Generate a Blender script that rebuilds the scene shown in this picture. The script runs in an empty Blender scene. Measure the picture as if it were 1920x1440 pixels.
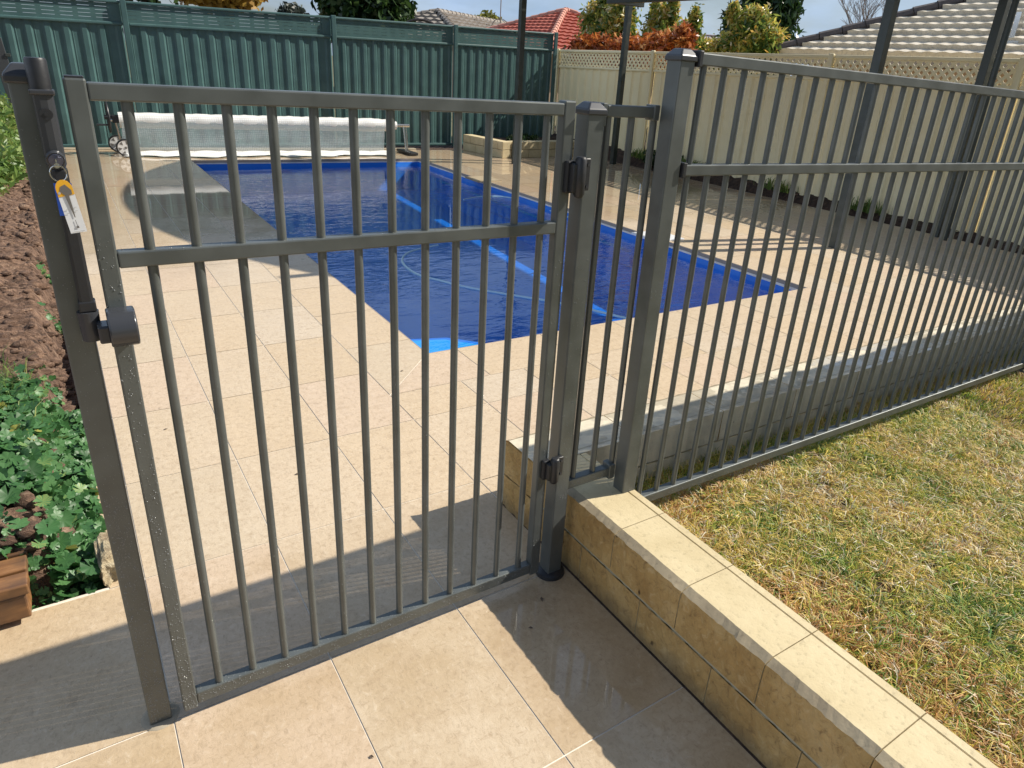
import bpy, bmesh, math, random
import numpy as np
from math import radians as rad, sin, cos, pi
from mathutils import Vector, Matrix
random.seed(7); RNG = np.random.default_rng(11)
sc = bpy.context.scene
# ------------------------------------------------------------------ camera
CAMP = (.0465, -1.2082, 1.2743)
cd = bpy.data.cameras.new('camera'); cam = bpy.data.objects.new('camera', cd); sc.collection.objects.link(cam)
cam.location = CAMP; cam.rotation_euler = (1.1633, -.0692, -.5920)
cd.sensor_width = 36; cd.lens = 36*1290.2/1920; cd.shift_x = -62.78/1920; cd.shift_y = -34.03/1920
cd.clip_start = .02; cd.clip_end = 2000
sc.camera = cam
# ------------------------------------------------------------------ sun / sky / exposure
SUNV = Vector((1.2, -.289, 1.0)).normalized()
sl = bpy.data.lights.new('sun', 'SUN'); sl.energy = 5.0; sl.angle = rad(.53); sl.color = (1, .93, .82)
so = bpy.data.objects.new('sun', sl); sc.collection.objects.link(so)
so.rotation_euler = SUNV.to_track_quat('Z', 'Y').to_euler()
W = bpy.data.worlds.new('World'); sc.world = W; W.use_nodes = True
wn = W.node_tree.nodes; wl = W.node_tree.links; bg = wn['Background']
sky = wn.new('ShaderNodeTexSky'); sky.sky_type = 'NISHITA'; sky.sun_disc = False
sky.sun_elevation = math.asin(SUNV.z); sky.sun_rotation = math.atan2(SUNV.x, SUNV.y)
tc = wn.new('ShaderNodeTexCoord'); mp = wn.new('ShaderNodeMapping'); mp.inputs['Scale'].default_value = (1, 1, 3.2)
nz = wn.new('ShaderNodeTexNoise'); nz.inputs['Scale'].default_value = 2.3; nz.inputs['Detail'].default_value = 7; nz.inputs['Roughness'].default_value = .55
cr = wn.new('ShaderNodeValToRGB'); cr.color_ramp.elements[0].position = .36; cr.color_ramp.elements[1].position = .62
nz2 = wn.new('ShaderNodeTexNoise'); nz2.inputs['Scale'].default_value = 5; nz2.inputs['Detail'].default_value = 5
cc = wn.new('ShaderNodeValToRGB'); cc.color_ramp.elements[0].position = .3; cc.color_ramp.elements[0].color = (4.6, 7.0, 11.0, 1)
cc.color_ramp.elements[1].position = .7; cc.color_ramp.elements[1].color = (9.5, 12, 15.8, 1)
mx = wn.new('ShaderNodeMixRGB')
wl.new(tc.outputs['Generated'], mp.inputs[0]); wl.new(mp.outputs[0], nz.inputs[0]); wl.new(mp.outputs[0], nz2.inputs[0])
wl.new(nz.outputs[0], cr.inputs[0]); wl.new(nz2.outputs[0], cc.inputs[0]); dt = wn.new('ShaderNodeVectorMath'); dt.operation = 'DOT_PRODUCT'; dt.inputs[1].default_value = (.53, .80, .28); wl.new(tc.outputs['Generated'], dt.inputs[0])
dr = wn.new('ShaderNodeValToRGB'); dr.color_ramp.elements[0].position = .25; dr.color_ramp.elements[0].color = (.12, .12, .12, 1); dr.color_ramp.elements[1].position = .75; wl.new(dt.outputs['Value'], dr.inputs[0])
mm = wn.new('ShaderNodeMath'); mm.operation = 'MULTIPLY'; wl.new(cr.outputs[0], mm.inputs[0]); wl.new(dr.outputs[0], mm.inputs[1]); wl.new(mm.outputs[0], mx.inputs[0])
dt2 = wn.new('ShaderNodeVectorMath'); dt2.operation = 'DOT_PRODUCT'; dt2.inputs[1].default_value = (-.95, .1, .28); wl.new(tc.outputs['Generated'], dt2.inputs[0])
dr2 = wn.new('ShaderNodeValToRGB'); dr2.color_ramp.elements[0].position = .58; dr2.color_ramp.elements[0].color = (0, 0, 0, 1); dr2.color_ramp.elements[1].position = .95; wl.new(dt2.outputs['Value'], dr2.inputs[0])
mx2 = wn.new('ShaderNodeMixRGB'); mx2.inputs[2].default_value = (12, 14, 17.5, 1); wl.new(dr2.outputs[0], mx2.inputs[0]); wl.new(mx.outputs[0], mx2.inputs[1]); wl.new(mx2.outputs[0], bg.inputs[0])  # unseen bright sky patch to the left, added to fill the shaded cream fence
wl.new(sky.outputs[0], mx.inputs[1]); wl.new(cc.outputs[0], mx.inputs[2]); bg.inputs[1].default_value = .052
sc.view_settings.view_transform = 'Standard'; sc.view_settings.look = 'None'; sc.view_settings.exposure = 0.46; sc.view_settings.gamma = 1
sc.render.engine = 'CYCLES'
sc.cycles.max_bounces = 8; sc.cycles.transparent_max_bounces = 24
# ------------------------------------------------------------------ node helper
class NT:
    def __init__(s, name):
        s.m = bpy.data.materials.new(name); s.m.use_nodes = True; s.t = s.m.node_tree; s.n = s.t.nodes
        s.b = s.n['Principled BSDF']; s.out = s.n['Material Output']
        s.tc = s.n.new('ShaderNodeTexCoord'); s.co = s.tc.outputs['Object']
    def link(s, a, b): s.t.links.new(a, b)
    def put(s, sock, v):
        if hasattr(v, 'links') or hasattr(v, 'is_output'): s.link(v, sock)
        else: sock.default_value = v
    def mapping(s, scale=(1, 1, 1), src=None, rot=(0, 0, 0), loc=(0, 0, 0)):
        m = s.n.new('ShaderNodeMapping'); m.inputs['Scale'].default_value = scale; m.inputs['Rotation'].default_value = rot; m.inputs['Location'].default_value = loc
        s.link(src or s.co, m.inputs[0]); return m.outputs[0]
    def noise(s, sc_, det=4, rough=.5, src=None, dist=0):
        n = s.n.new('ShaderNodeTexNoise'); n.inputs['Scale'].default_value = sc_; n.inputs['Detail'].default_value = det
        n.inputs['Roughness'].default_value = rough; n.inputs['Distortion'].default_value = dist; s.link(src or s.co, n.inputs[0]); return n.outputs[0]
    def voro(s, sc_, src=None, feat='F1', out='Distance', rnd=1):
        n = s.n.new('ShaderNodeTexVoronoi'); n.feature = feat; n.inputs['Scale'].default_value = sc_; n.inputs['Randomness'].default_value = rnd
        s.link(src or s.co, n.inputs[0]); return n.outputs[out]
    def ramp(s, f, stops, interp='LINEAR'):
        r = s.n.new('ShaderNodeValToRGB'); e = r.color_ramp.elements; r.color_ramp.interpolation = interp
        while len(e) < len(stops): e.new(.5)
        for i, (p, c) in enumerate(stops):
            e[i].position = p; e[i].color = (c, c, c, 1) if isinstance(c, (int, float)) else tuple(c)+(1,)*(4-len(c))
        s.put(r.inputs[0], f); return r.outputs[0]
    def math(s, op, a, b=0, c=0, clamp=False):
        m = s.n.new('ShaderNodeMath'); m.operation = op; m.use_clamp = clamp; s.put(m.inputs[0], a); s.put(m.inputs[1], b)
        if op in ('MULTIPLY_ADD', 'SMOOTH_MIN', 'COMPARE'): s.put(m.inputs[2], c)
        return m.outputs[0]
    def mix(s, f, a, b, mode='MIX'):
        m = s.n.new('ShaderNodeMixRGB'); m.blend_type = mode
        for k, v in enumerate((f, a, b)):
            if not hasattr(v, 'is_output') and k and isinstance(v, tuple) and len(v) == 3: v = v+(1,)
            s.put(m.inputs[k], v)
        return m.outputs[0]
    def attr(s, name, out='Fac'):
        a = s.n.new('ShaderNodeAttribute'); a.attribute_name = name; return a.outputs[out]
    def sep(s, src=None):
        x = s.n.new('ShaderNodeSeparateXYZ'); s.link(src or s.co, x.inputs[0]); return x.outputs
    def geo(s): return s.n.new('ShaderNodeNewGeometry').outputs
    def bump(s, h, strength=.5, dist=.01, nrm=None):
        b = s.n.new('ShaderNodeBump'); b.inputs['Strength'].default_value = strength; b.inputs['Distance'].default_value = dist
        s.link(h, b.inputs['Height']); 
        if nrm is not None: s.link(nrm, b.inputs['Normal'])
        s.link(b.outputs[0], s.b.inputs['Normal']); return b.outputs[0]
    def col(s, v):
        if isinstance(v, tuple) and len(v) == 3: v = v+(1,)
        s.put(s.b.inputs['Base Color'], v)
    def rough(s, v): s.put(s.b.inputs['Roughness'], v)
def simple(name, c, rough=.5, metal=0, bumpsc=None, bstr=.2, var=0):
    m = NT(name); m.rough(rough); m.b.inputs['Metallic'].default_value = metal
    if var:
        n = m.noise(9, 4); m.col(m.ramp(n, [(.3, tuple(x*(1-var) for x in c)), (.7, tuple(min(1, x*(1+var)) for x in c))]))
    else: m.col(c)
    if bumpsc: m.bump(m.noise(bumpsc, 5), bstr, .004)
    return m.m
M = {}
def mat_metal(name, c, drops=False):
    m = NT(name); n = m.noise(14, 5); c2 = tuple(x*1.3+.008 for x in c)
    base = m.ramp(n, [(.35, c), (.75, c2)]); 
    sm = m.noise(3.1, 6, .7, m.mapping((1, 1, .25)))
    base = m.mix(m.ramp(sm, [(.62, 0), (.8, .35)]), base, tuple(x*1.9+.03 for x in c)); m.col(base)
    m.rough(m.ramp(n, [(.3, .3), (.7, .46)])); m.b.inputs['Metallic'].default_value = .35
    m.b.inputs['Specular IOR Level'].default_value = .5
    if drops:
        v = m.voro(170, None, 'F1', 'Distance', 1); size = m.noise(60, 2)
        z = m.sep(m.geo()['Position'])[2]
        dens = m.math('SUBTRACT', .30, m.math('MULTIPLY', z, .11))
        d = m.math('SUBTRACT', m.math('MULTIPLY', dens, m.ramp(size, [(.42, 0), (.6, 1)])), v, clamp=True)
        h = m.math('POWER', m.math('MULTIPLY', d, 5, clamp=True), .5)
        m.bump(h, .9, .0035)
        m.rough(m.math('SUBTRACT', m.ramp(n, [(.3, .3), (.7, .46)]), m.math('MULTIPLY', h, .3), clamp=True))
    return m.m
M['metal'] = mat_metal('grey_green_paint', (.108, .119, .115))
M['metal_far'] = mat_metal('pergola_paint', (.055, .064, .058), False)
M['green'] = None
m = NT('green_steel_sheet'); n = m.noise(6, 4); m.col(m.ramp(n, [(.3, (.050, .108, .106)), (.75, (.072, .148, .144))])); m.rough(.38)
m.bump(m.noise(3, 3), .12, .01); M['green'] = m.m
m = NT('cream_steel_sheet'); n = m.noise(5, 5); m.col(m.ramp(n, [(.3, (.86, .745, .45)), (.75, (.90, .80, .52))])); m.rough(.42)
m.bump(m.noise(2.5, 3), .12, .01); M['cream'] = m.m
M['black'] = simple('black_plastic', (.022, .023, .026), .42, bumpsc=90, bstr=.12)
M['blackshine'] = simple('dark_grey_plastic', (.045, .048, .055), .25)
M['steel'] = simple('stainless_steel', (.62, .62, .6), .25, 1)
M['chrome'] = simple('chrome', (.75, .75, .75), .12, 1)
M['white'] = simple('white_plastic', (.75, .75, .74), .4)
M['lockblue'] = simple('dark_blue_grey_metal', (.10, .11, .16), .3, .6)
M['blue'] = simple('blue_sticker', (.02, .07, .35), .35)
M['orange'] = simple('yellow_orange_print', (.85, .45, .03), .4)
M['print'] = simple('grey_print', (.16, .15, .14), .5)
M['pale'] = simple('pale_print', (.5, .48, .45), .5)
M['tagwhite'] = simple('glossy_white_card', (.8, .82, .84), .25)
# tile -----------------------------------------------------------------
def mat_tile(name, wetfar=True):
    m = NT(name); r = m.attr('rnd'); P = m.sep()
    off = m.n.new('ShaderNodeCombineXYZ'); m.link(m.math('MULTIPLY', r, 37.), off.inputs[0]); m.link(m.math('MULTIPLY', r, 91.), off.inputs[1])
    add = m.n.new('ShaderNodeVectorMath'); add.operation = 'ADD'; m.link(m.co, add.inputs[0]); m.link(off.outputs[0], add.inputs[1]); v = add.outputs[0]
    big = m.noise(4.5, 5, .6, v); fine = m.noise(70, 6, .75, m.mapping((1, .7, 1), v), .6); vein = m.noise(16, 7, .65, m.mapping((1, 2.4, 1), v), .8)
    base = m.ramp(r, [(0, (.60, .475, .325)), (.2, (.60, .485, .345)), (.4, (.58, .475, .34)), (.6, (.60, .50, .375)), (.75, (.605, .475, .345)), (.9, (.59, .465, .315)), (1, (.60, .455, .32))], 'CONSTANT')
    grime = m.ramp(P[1], [(.40, 1), (.50, .25)])
    base = m.mix(m.math('MULTIPLY', m.ramp(big, [(.3, .75), (.66, .15)]), grime), base, (.40, .285, .155))
    base = m.mix(m.ramp(vein, [(.52, 0), (.72, .5)]), base, (.42, .31, .20))
    base = m.mix(m.ramp(m.noise(38, 7, .75, m.mapping((1, 3.0, 1), v), 1.2), [(.56, 0), (.66, .6)]), base, (.36, .26, .16))
    base = m.mix(m.ramp(fine, [(.30, .65), (.48, 0)]), base, (.34, .25, .155))
    pit = m.noise(150, 4, .7, m.mapping((1, .55, 1), v), .8)
    base = m.mix(m.ramp(pit, [(.33, .3), (.43, 0)]), base, (.20, .14, .085))
    base = m.mix(m.ramp(fine, [(.55, 0), (.75, .35)]), base, (.78, .69, .55))
    spot = m.voro(11, v); sz = m.noise(3, 2, .5, v)
    sp = m.math('MULTIPLY', m.ramp(spot, [(.03, 1), (.055, 0)]), m.ramp(sz, [(.56, 0), (.62, 1)]))
    base = m.mix(m.math('MULTIPLY', sp, .55), base, (.10, .075, .05))
    # wet film: smooth where water stands
    wn_ = m.noise(1.6, 4, .6)
    wet = m.math('ADD', m.ramp(m.math('ADD', m.math('MULTIPLY', P[1], .12), m.math('MULTIPLY', wn_, .5)), [(.62, 0), (.85, 1)]),
                 m.math('MULTIPLY', m.ramp(P[0], [(.0, 0), (1, 1)]), 0), clamp=True)
    # puddle beside the wall
    dx = m.math('SUBTRACT', P[0], .92); dy = m.math('SUBTRACT', P[1], -.27)
    dd = m.math('ADD', m.math('MULTIPLY', dx, dx), m.math('MULTIPLY', m.math('MULTIPLY', dy, dy), .45))
    pud = m.ramp(m.math('ADD', dd, m.math('MULTIPLY', m.noise(6, 4), .06)), [(.05, 1), (.085, 0)])
    dx2 = m.math('SUBTRACT', P[0], 1.05); dy2 = m.math('SUBTRACT', P[1], -.68)
    dd2 = m.math('ADD', m.math('MULTIPLY', dx2, dx2), m.math('MULTIPLY', dy2, dy2))
    pud2 = m.ramp(m.math('ADD', dd2, m.math('MULTIPLY', m.noise(9, 5), .06)), [(.05, .8), (.09, 0)])
    wet = m.math('MAXIMUM', wet, m.math('MAXIMUM', pud, pud2), clamp=True)
    base = m.mix(m.math('MULTIPLY', wet, .28), base, (.62, .52, .42), 'MULTIPLY')
    m.col(base)
    rg = m.ramp(m.noise(25, 4, .6, v), [(.3, .36), (.7, .58)])
    m.rough(m.math('ADD', m.math('MULTIPLY', rg, m.math('SUBTRACT', 1, wet)), m.math('MULTIPLY', wet, .035)))
    m.b.inputs['IOR'].default_value = 1.5
    b = m.n.new('ShaderNodeBump'); m.link(m.math('MULTIPLY', m.math('SUBTRACT', 1, wet), .35), b.inputs['Strength']); b.inputs['Distance'].default_value = .003
    m.link(fine, b.inputs['Height']); 
    b2 = m.n.new('ShaderNodeBump'); b2.inputs['Strength'].default_value = .05; b2.inputs['Distance'].default_value = .01; m.link(m.noise(2.5, 2), b2.inputs['Height']); m.link(b.outputs[0], b2.inputs['Normal'])
    m.link(b2.outputs[0], m.b.inputs['Normal'])
    return m.m
M['tile'] = mat_tile('travertine_tile')
M['grout'] = simple('pale_grout', (.80, .73, .62), .7, bumpsc=80, bstr=.3, var=.12)
def mat_block(name, c1, c2, rough=.85, disp=.004, pits=True):
    m = NT(name); g = m.geo(); r = m.noise(3, 3)
    f = m.noise(60, 6, .7); b = m.noise(9, 5, .6)
    base = m.ramp(b, [(.3, c1), (.7, c2)])
    base = m.mix(m.ramp(f, [(.25, .6), (.45, 0)]), base, tuple(x*.45 for x in c1))
    nz_ = m.sep(g['Normal'])[2]
    if pits:
        v = m.voro(34); sz = m.noise(14, 2); p = m.math('MULTIPLY', m.ramp(v, [(.05, 1), (.13, 0)]), m.ramp(sz, [(.58, 0), (.66, 1)]))
        base = m.mix(m.math('MULTIPLY', p, .7), base, (.07, .05, .03))
    m.col(base); m.rough(rough); m.bump(f, .5, disp); return m.m
M['blocktop'] = mat_block('cream_concrete_block', (.52, .425, .245), (.63, .53, .33), disp=.003)
m = NT('orange_split_block'); b = m.noise(7, 6, .65); f = m.noise(45, 7, .75, None, .8)
c = m.ramp(b, [(.3, (.40, .235, .075)), (.5, (.50, .32, .115)), (.7, (.62, .43, .19))]); c = m.mix(m.ramp(f, [(.3, .8), (.47, 0)]), c, (.20, .115, .045)); c = m.mix(m.ramp(f, [(.55, 0), (.7, .5)]), c, (.72, .55, .30))
v = m.voro(26, m.mapping((1, 1, .6))); z_ = m.noise(11, 3); p = m.math('MULTIPLY', m.ramp(v, [(.06, 1), (.14, 0)]), m.ramp(z_, [(.5, 0), (.56, 1)])); c = m.mix(m.math('MULTIPLY', p, .85), c, (.05, .03, .015))
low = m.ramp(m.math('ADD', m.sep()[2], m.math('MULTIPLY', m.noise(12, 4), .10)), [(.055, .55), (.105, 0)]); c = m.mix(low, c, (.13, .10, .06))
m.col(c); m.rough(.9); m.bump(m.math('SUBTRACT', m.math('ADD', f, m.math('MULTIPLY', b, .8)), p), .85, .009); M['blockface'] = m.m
M['blockgrey'] = mat_block('grey_chamfer', (.27, .215, .135), (.40, .33, .215), disp=.003, pits=False)
M['paleface'] = mat_block('pale_block_face', (.56, .50, .37), (.72, .65, .50), disp=.004)
M['mortar'] = simple('grey_mortar', (.42, .36, .25), .9, bumpsc=60, bstr=.5)
m = NT('wet_block_cap'); wn_ = m.noise(7, 4, .6); wet = m.ramp(wn_, [(.45, 0), (.53, 1)])
m.col(m.mix(m.math('MULTIPLY', wet, .4), m.ramp(m.noise(50, 5), [(.3, (.56, .50, .38)), (.7, (.70, .62, .46))]), (.30, .26, .2)))
m.rough(m.math('ADD', m.math('MULTIPLY', m.math('SUBTRACT', 1, wet), .6), .03)); m.bump(m.noise(5, 2), .08, .01); M['blockwet'] = m.m
# water / pool --------------------------------------------------------
m = NT('pool_water'); m.n.remove(m.b)
g = m.n.new('ShaderNodeBsdfGlossy'); g.inputs['Roughness'].default_value = 0.0; g.inputs['Color'].default_value = (1, 1, 1, 1)
t = m.n.new('ShaderNodeBsdfTransparent'); t.inputs['Color'].default_value = (.80, .96, 1, 1)
mixs = m.n.new('ShaderNodeMixShader')
amp = m.ramp(m.noise(.8, 2), [(.38, .12), (.62, 1)])
hh = m.math('MULTIPLY', m.math('ADD', m.noise(5.5, 3, .5, m.mapping((1, 1.9, 1), rot=(0, 0, .5)), .4), m.math('MULTIPLY', m.noise(15, 2, .5, m.mapping((1, 2.2, 1), rot=(0, 0, .2))), .25)), amp)
bb = m.n.new('ShaderNodeBump'); bb.inputs['Strength'].default_value = .27; bb.inputs['Distance'].default_value = .03; m.link(hh, bb.inputs['Height'])
m.link(bb.outputs[0], g.inputs['Normal'])
dp = m.n.new('ShaderNodeVectorMath'); dp.operation = 'DOT_PRODUCT'; m.link(bb.outputs[0], dp.inputs[0]); m.link(m.geo()['Incoming'], dp.inputs[1])
om = m.math('SUBTRACT', 1, m.math('ABSOLUTE', dp.outputs['Value']), clamp=True)
m.link(m.math('ADD', m.math('MULTIPLY', m.math('POWER', om, 5), .93), .050, clamp=True), mixs.inputs[0]); m.link(t.outputs[0], mixs.inputs[1]); m.link(g.outputs[0], mixs.inputs[2]); m.link(mixs.outputs[0], m.out.inputs['Surface'])
M['water'] = m.m
m = NT('blue_fibreglass'); n = m.noise(3, 3); m.col(m.ramp(n, [(.3, (.001, .14, .60)), (.7, (.002, .18, .70))])); m.rough(.4); M['pool'] = m.m
m = NT('sunlit_blue_fibreglass'); m.col(m.ramp(m.noise(5, 3), [(.3, (.01, .30, .74)), (.7, (.02, .36, .80))])); m.rough(.4); M['poolsunlit'] = m.m  # paler copy of the shell blue, sunlight put into the colour
M['coping_edge'] = simple('stone_edge_brown', (.32, .27, .22), .6, bumpsc=40)
# soil / plants -------------------------------------------------------
m = NT('red_brown_soil'); st = m.mapping((1.0, 3.2, 2.5), rot=(0, 0, .25)); a = m.noise(7, 8, .7, st, 1.2); b = m.noise(40, 6, .7)
c = m.ramp(a, [(.32, (.03, .02, .014)), (.44, (.14, .082, .055)), (.58, (.29, .18, .12)), (.75, (.48, .35, .25))])
c = m.mix(m.ramp(b, [(.3, .6), (.5, 0)]), c, (.09, .05, .03)); m.col(c); m.rough(.9)
m.bump(m.math('ADD', m.math('MULTIPLY', a, 1.2), m.math('MULTIPLY', b, .5)), 1, .035); M['soil'] = m.m
m = NT('dark_soil'); b = m.noise(20, 6, .7); m.col(m.ramp(b, [(.35, (.02, .012, .009)), (.7, (.10, .06, .04))])); m.rough(.95); m.bump(b, 1, .03); M['darksoil'] = m.m
m = NT('lawn_thatch'); a = m.noise(3.5, 4, .6); b = m.noise(60, 5, .7)
c = m.ramp(a, [(.35, (.09, .05, .02)), (.5, (.14, .09, .03)), (.65, (.05, .06, .02))]); c = m.mix(m.ramp(b, [(.35, .8), (.6, 0)]), c, (.035, .022, .012)); m.col(c); m.rough(.95)
m.bump(b, 1, .02); M['thatch'] = m.m
m = NT('far_ground'); m.col(m.ramp(m.noise(.6, 5), [(.3, (.07, .08, .03)), (.7, (.16, .13, .07))])); m.rough(.95); M['ground'] = m.m
def mat_leaf(name, stops, rough=.45, trans=.35):
    m = NT(name); r = m.attr('rnd'); c = m.ramp(r, stops); m.col(c); m.rough(rough)
    tr = m.n.new('ShaderNodeBsdfTranslucent'); m.link(c, tr.inputs['Color']); ms = m.n.new('ShaderNodeMixShader'); ms.inputs[0].default_value = trans
    m.link(m.b.outputs[0], ms.inputs[1]); m.link(tr.outputs[0], ms.inputs[2]); m.link(ms.outputs[0], m.out.inputs['Surface']); return m.m
M['mallow'] = mat_leaf('mallow_leaf', [(0, (.03, .095, .028)), (.5, (.065, .18, .055)), (.9, (.14, .30, .11)), (1, (.45, .42, .10))])
M['weed'] = mat_leaf('weed_blade', [(0, (.08, .16, .03)), (.6, (.17, .27, .06)), (1, (.35, .36, .12))])
M['grass'] = mat_leaf('lawn_blade', [(0, (.08, .20, .03)), (.25, (.24, .34, .04)), (.42, (.50, .47, .06)), (.58, (.68, .49, .10)), (.75, (.80, .64, .24)), (.88, (.50, .24, .07)), (1, (.80, .76, .58))], .55, .3)
M['photinia'] = mat_leaf('green_gold_leaf', [(0, (.04, .10, .02)), (.35, (.16, .24, .05)), (.6, (.45, .43, .09)), (.85, (.68, .42, .09)), (1, (.9, .85, .6))], .22, .45)
M['redleaf'] = mat_leaf('orange_red_leaf', [(0, (.12, .035, .015)), (.4, (.42, .11, .03)), (.75, (.62, .24, .06)), (1, (.75, .45, .2))], .3, .3)
M['darkleaf'] = mat_leaf('dark_green_leaf', [(0, (.012, .03, .01)), (.6, (.03, .07, .018)), (1, (.10, .17, .045))], .35, .2)
M['gold'] = mat_leaf('yellow_brown_leaf', [(0, (.20, .10, .02)), (.6, (.50, .30, .06)), (1, (.70, .48, .12))], .5, .25)
M['greyleaf'] = mat_leaf('grey_green_leaf', [(0, (.03, .04, .035)), (1, (.10, .12, .10))], .5, .2)
M['yellowleaf'] = mat_leaf('yellow_green_leaf', [(0, (.12, .13, .02)), (1, (.38, .36, .06))], .5, .25)
M['bark'] = simple('bark', (.12, .085, .06), .9, bumpsc=30, bstr=.6)
M['twig'] = simple('grey_twig', (.26, .22, .20), .9)
def mat_roof(name, c1, c2): 
    m = NT(name); n = m.noise(2.2, 5, .6); f = m.noise(30, 4); c = m.ramp(n, [(.3, c1), (.7, c2)]); c = m.mix(m.ramp(f, [(.3, .4), (.5, 0)]), c, tuple(x*.5 for x in c1)); m.col(c); m.rough(.75); return m.m
M['tanroof'] = mat_roof('tan_roof_tile', (.52, .46, .36), (.66, .60, .49))
M['tanridge'] = mat_roof('dark_ridge_cap', (.07, .06, .06), (.12, .10, .095))
M['redroof'] = mat_roof('red_roof_tile', (.34, .075, .05), (.46, .13, .085))
M['redridge'] = mat_roof('pale_red_ridge', (.5, .22, .16), (.62, .30, .22))
M['greyroof'] = mat_roof('grey_brown_roof_tile', (.19, .165, .14), (.30, .27, .235))
M['pinkroof'] = mat_roof('faded_pink_roof', (.42, .30, .27), (.50, .38, .34))
M['brick'] = simple('brick_wall_paint', (.38, .28, .2), .85, bumpsc=30)
m = NT('wet_timber'); g_ = m.mapping((1, 12, 6)); n = m.noise(6, 6, .6, g_); m.col(m.mix(m.ramp(m.noise(9, 5), [(.45, 0), (.65, .8)]), m.ramp(n, [(.3, (.14, .06, .022)), (.7, (.36, .18, .07))]), (.06, .04, .03))); m.rough(.45); m.bump(n, .4, .003); M['timber'] = m.m
m = NT('crumbling_concrete'); v = m.noise(24, 7, .75); m.col(m.ramp(v, [(.3, (.16, .10, .06)), (.5, (.46, .38, .24)), (.7, (.60, .53, .38))])); m.rough(.95); m.bump(v, 1, .02); M['rubble'] = m.m
m = NT('bubble_blanket'); v = m.voro(40, rnd=.1); m.col(m.mix(m.ramp(v, [(.3, 1), (.5, 0)]), (.70, .70, .66), (.84, .85, .84))); m.rough(.35); m.bump(m.ramp(v, [(.2, 1), (.6, 0)]), .15, .006); M['blanket'] = m.m
m = NT('clear_bubble_sheet'); v = m.voro(46, rnd=.2); m.col(m.mix(m.ramp(v, [(.25, 1), (.5, 0)]), (.40, .47, .48), (.54, .60, .61))); m.rough(.3); m.bump(m.ramp(v, [(.2, 1), (.6, 0)]), .15, .006)
tr = m.n.new('ShaderNodeBsdfTransparent'); ms = m.n.new('ShaderNodeMixShader'); m.link(m.math('ADD', m.ramp(v, [(.25, .12), (.5, 0)]), .52), ms.inputs[0]); m.link(tr.outputs[0], ms.inputs[1]); m.link(m.b.outputs[0], ms.inputs[2]); m.link(ms.outputs[0], m.out.inputs['Surface']); M['clear'] = m.m
M['hose'] = simple('pale_blue_hose', (.40, .60, .72), .4)
M['roofsheet'] = simple('dark_roof_sheet', (.05, .055, .06), .5)
M['conc'] = simple('concrete_kerb', (.36, .31, .23), .85, bumpsc=30, var=.15)
# ------------------------------------------------------------------ geometry helpers
COL = sc.collection
class MB:
    def __init__(s): s.v = []; s.f = []; s.mi = []; s.cur = 0
    def add(s, vs, fs):
        o = len(s.v); s.v += [tuple(p) for p in vs]; s.f += [tuple(i+o for i in f) for f in fs]; s.mi += [s.cur]*len(fs); return s
    def box(s, x0, x1, y0, y1, z0, z1):
        return s.add([(x0, y0, z0), (x1, y0, z0), (x1, y1, z0), (x0, y1, z0), (x0, y0, z1), (x1, y0, z1), (x1, y1, z1), (x0, y1, z1)],
                     [(0, 3, 2, 1), (4, 5, 6, 7), (0, 1, 5, 4), (1, 2, 6, 5), (2, 3, 7, 6), (3, 0, 4, 7)])
    def tube(s, pts, r, n=10, caps=True):
        pts = [Vector(p) for p in pts]; rs = r if isinstance(r, (list, tuple)) else [r]*len(pts); vs = []; fs = []
        up = None
        for i, p in enumerate(pts):
            d = (pts[min(i+1, len(pts)-1)]-pts[max(i-1, 0)]).normalized()
            if up is None: up = Vector((0, 0, 1)) if abs(d.z) < .9 else Vector((0, 1, 0))
            a = d.cross(up).normalized(); b = a.cross(d).normalized(); up = b
            for k in range(n):
                t = 2*pi*k/n; vs.append(p+(a*cos(t)+b*sin(t))*rs[i])
        for i in range(len(pts)-1):
            for k in range(n): fs.append((i*n+k, i*n+(k+1) % n, (i+1)*n+(k+1) % n, (i+1)*n+k))
        if caps: fs.append(tuple(range(n-1, -1, -1))); fs.append(tuple((len(pts)-1)*n+k for k in range(n)))
        return s.add(vs, fs)
    def prism(s, poly, z0, z1):
        n = len(poly); vs = [(x, y, z0) for x, y in poly]+[(x, y, z1) for x, y in poly]
        return s.add(vs, [tuple(range(n-1, -1, -1)), tuple(range(n, 2*n))]+[(i, (i+1) % n, n+(i+1) % n, n+i) for i in range(n)])
    def extr(s, poly, org, u, v, w, t):   # polygon in plane (u,v), extruded by t along w
        org, u, v, w = map(Vector, (org, u, v, w)); n = len(poly)
        vs = [org+u*a+v*b for a, b in poly]+[org+u*a+v*b+w*t for a, b in poly]
        return s.add(vs, [tuple(range(n-1, -1, -1)), tuple(range(n, 2*n))]+[(i, (i+1) % n, n+(i+1) % n, n+i) for i in range(n)])
    def build(s, name, mats, parent=None, bevel=0, smooth=False, loc=None):
        me = bpy.data.meshes.new(name); me.from_pydata(s.v, [], s.f)
        for mm in (mats if isinstance(mats, (list, tuple)) else [mats]): me.materials.append(mm)
        me.polygons.foreach_set('material_index', s.mi)
        bm = bmesh.new(); bm.from_mesh(me); bmesh.ops.recalc_face_normals(bm, faces=bm.faces); bm.to_mesh(me); bm.free()
        if smooth:
            me.polygons.foreach_set('use_smooth', [True]*len(me.polygons))
            try: me.set_sharp_from_angle(angle=rad(40))
            except Exception: pass
        o = bpy.data.objects.new(name, me); COL.objects.link(o)
        if parent: o.parent = parent
        if bevel:
            b = o.modifiers.new('bevel', 'BEVEL'); b.width = bevel; b.segments = 2; b.limit_method = 'ANGLE'; b.angle_limit = rad(40)
        if loc: o.location = loc
        return o
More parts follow.
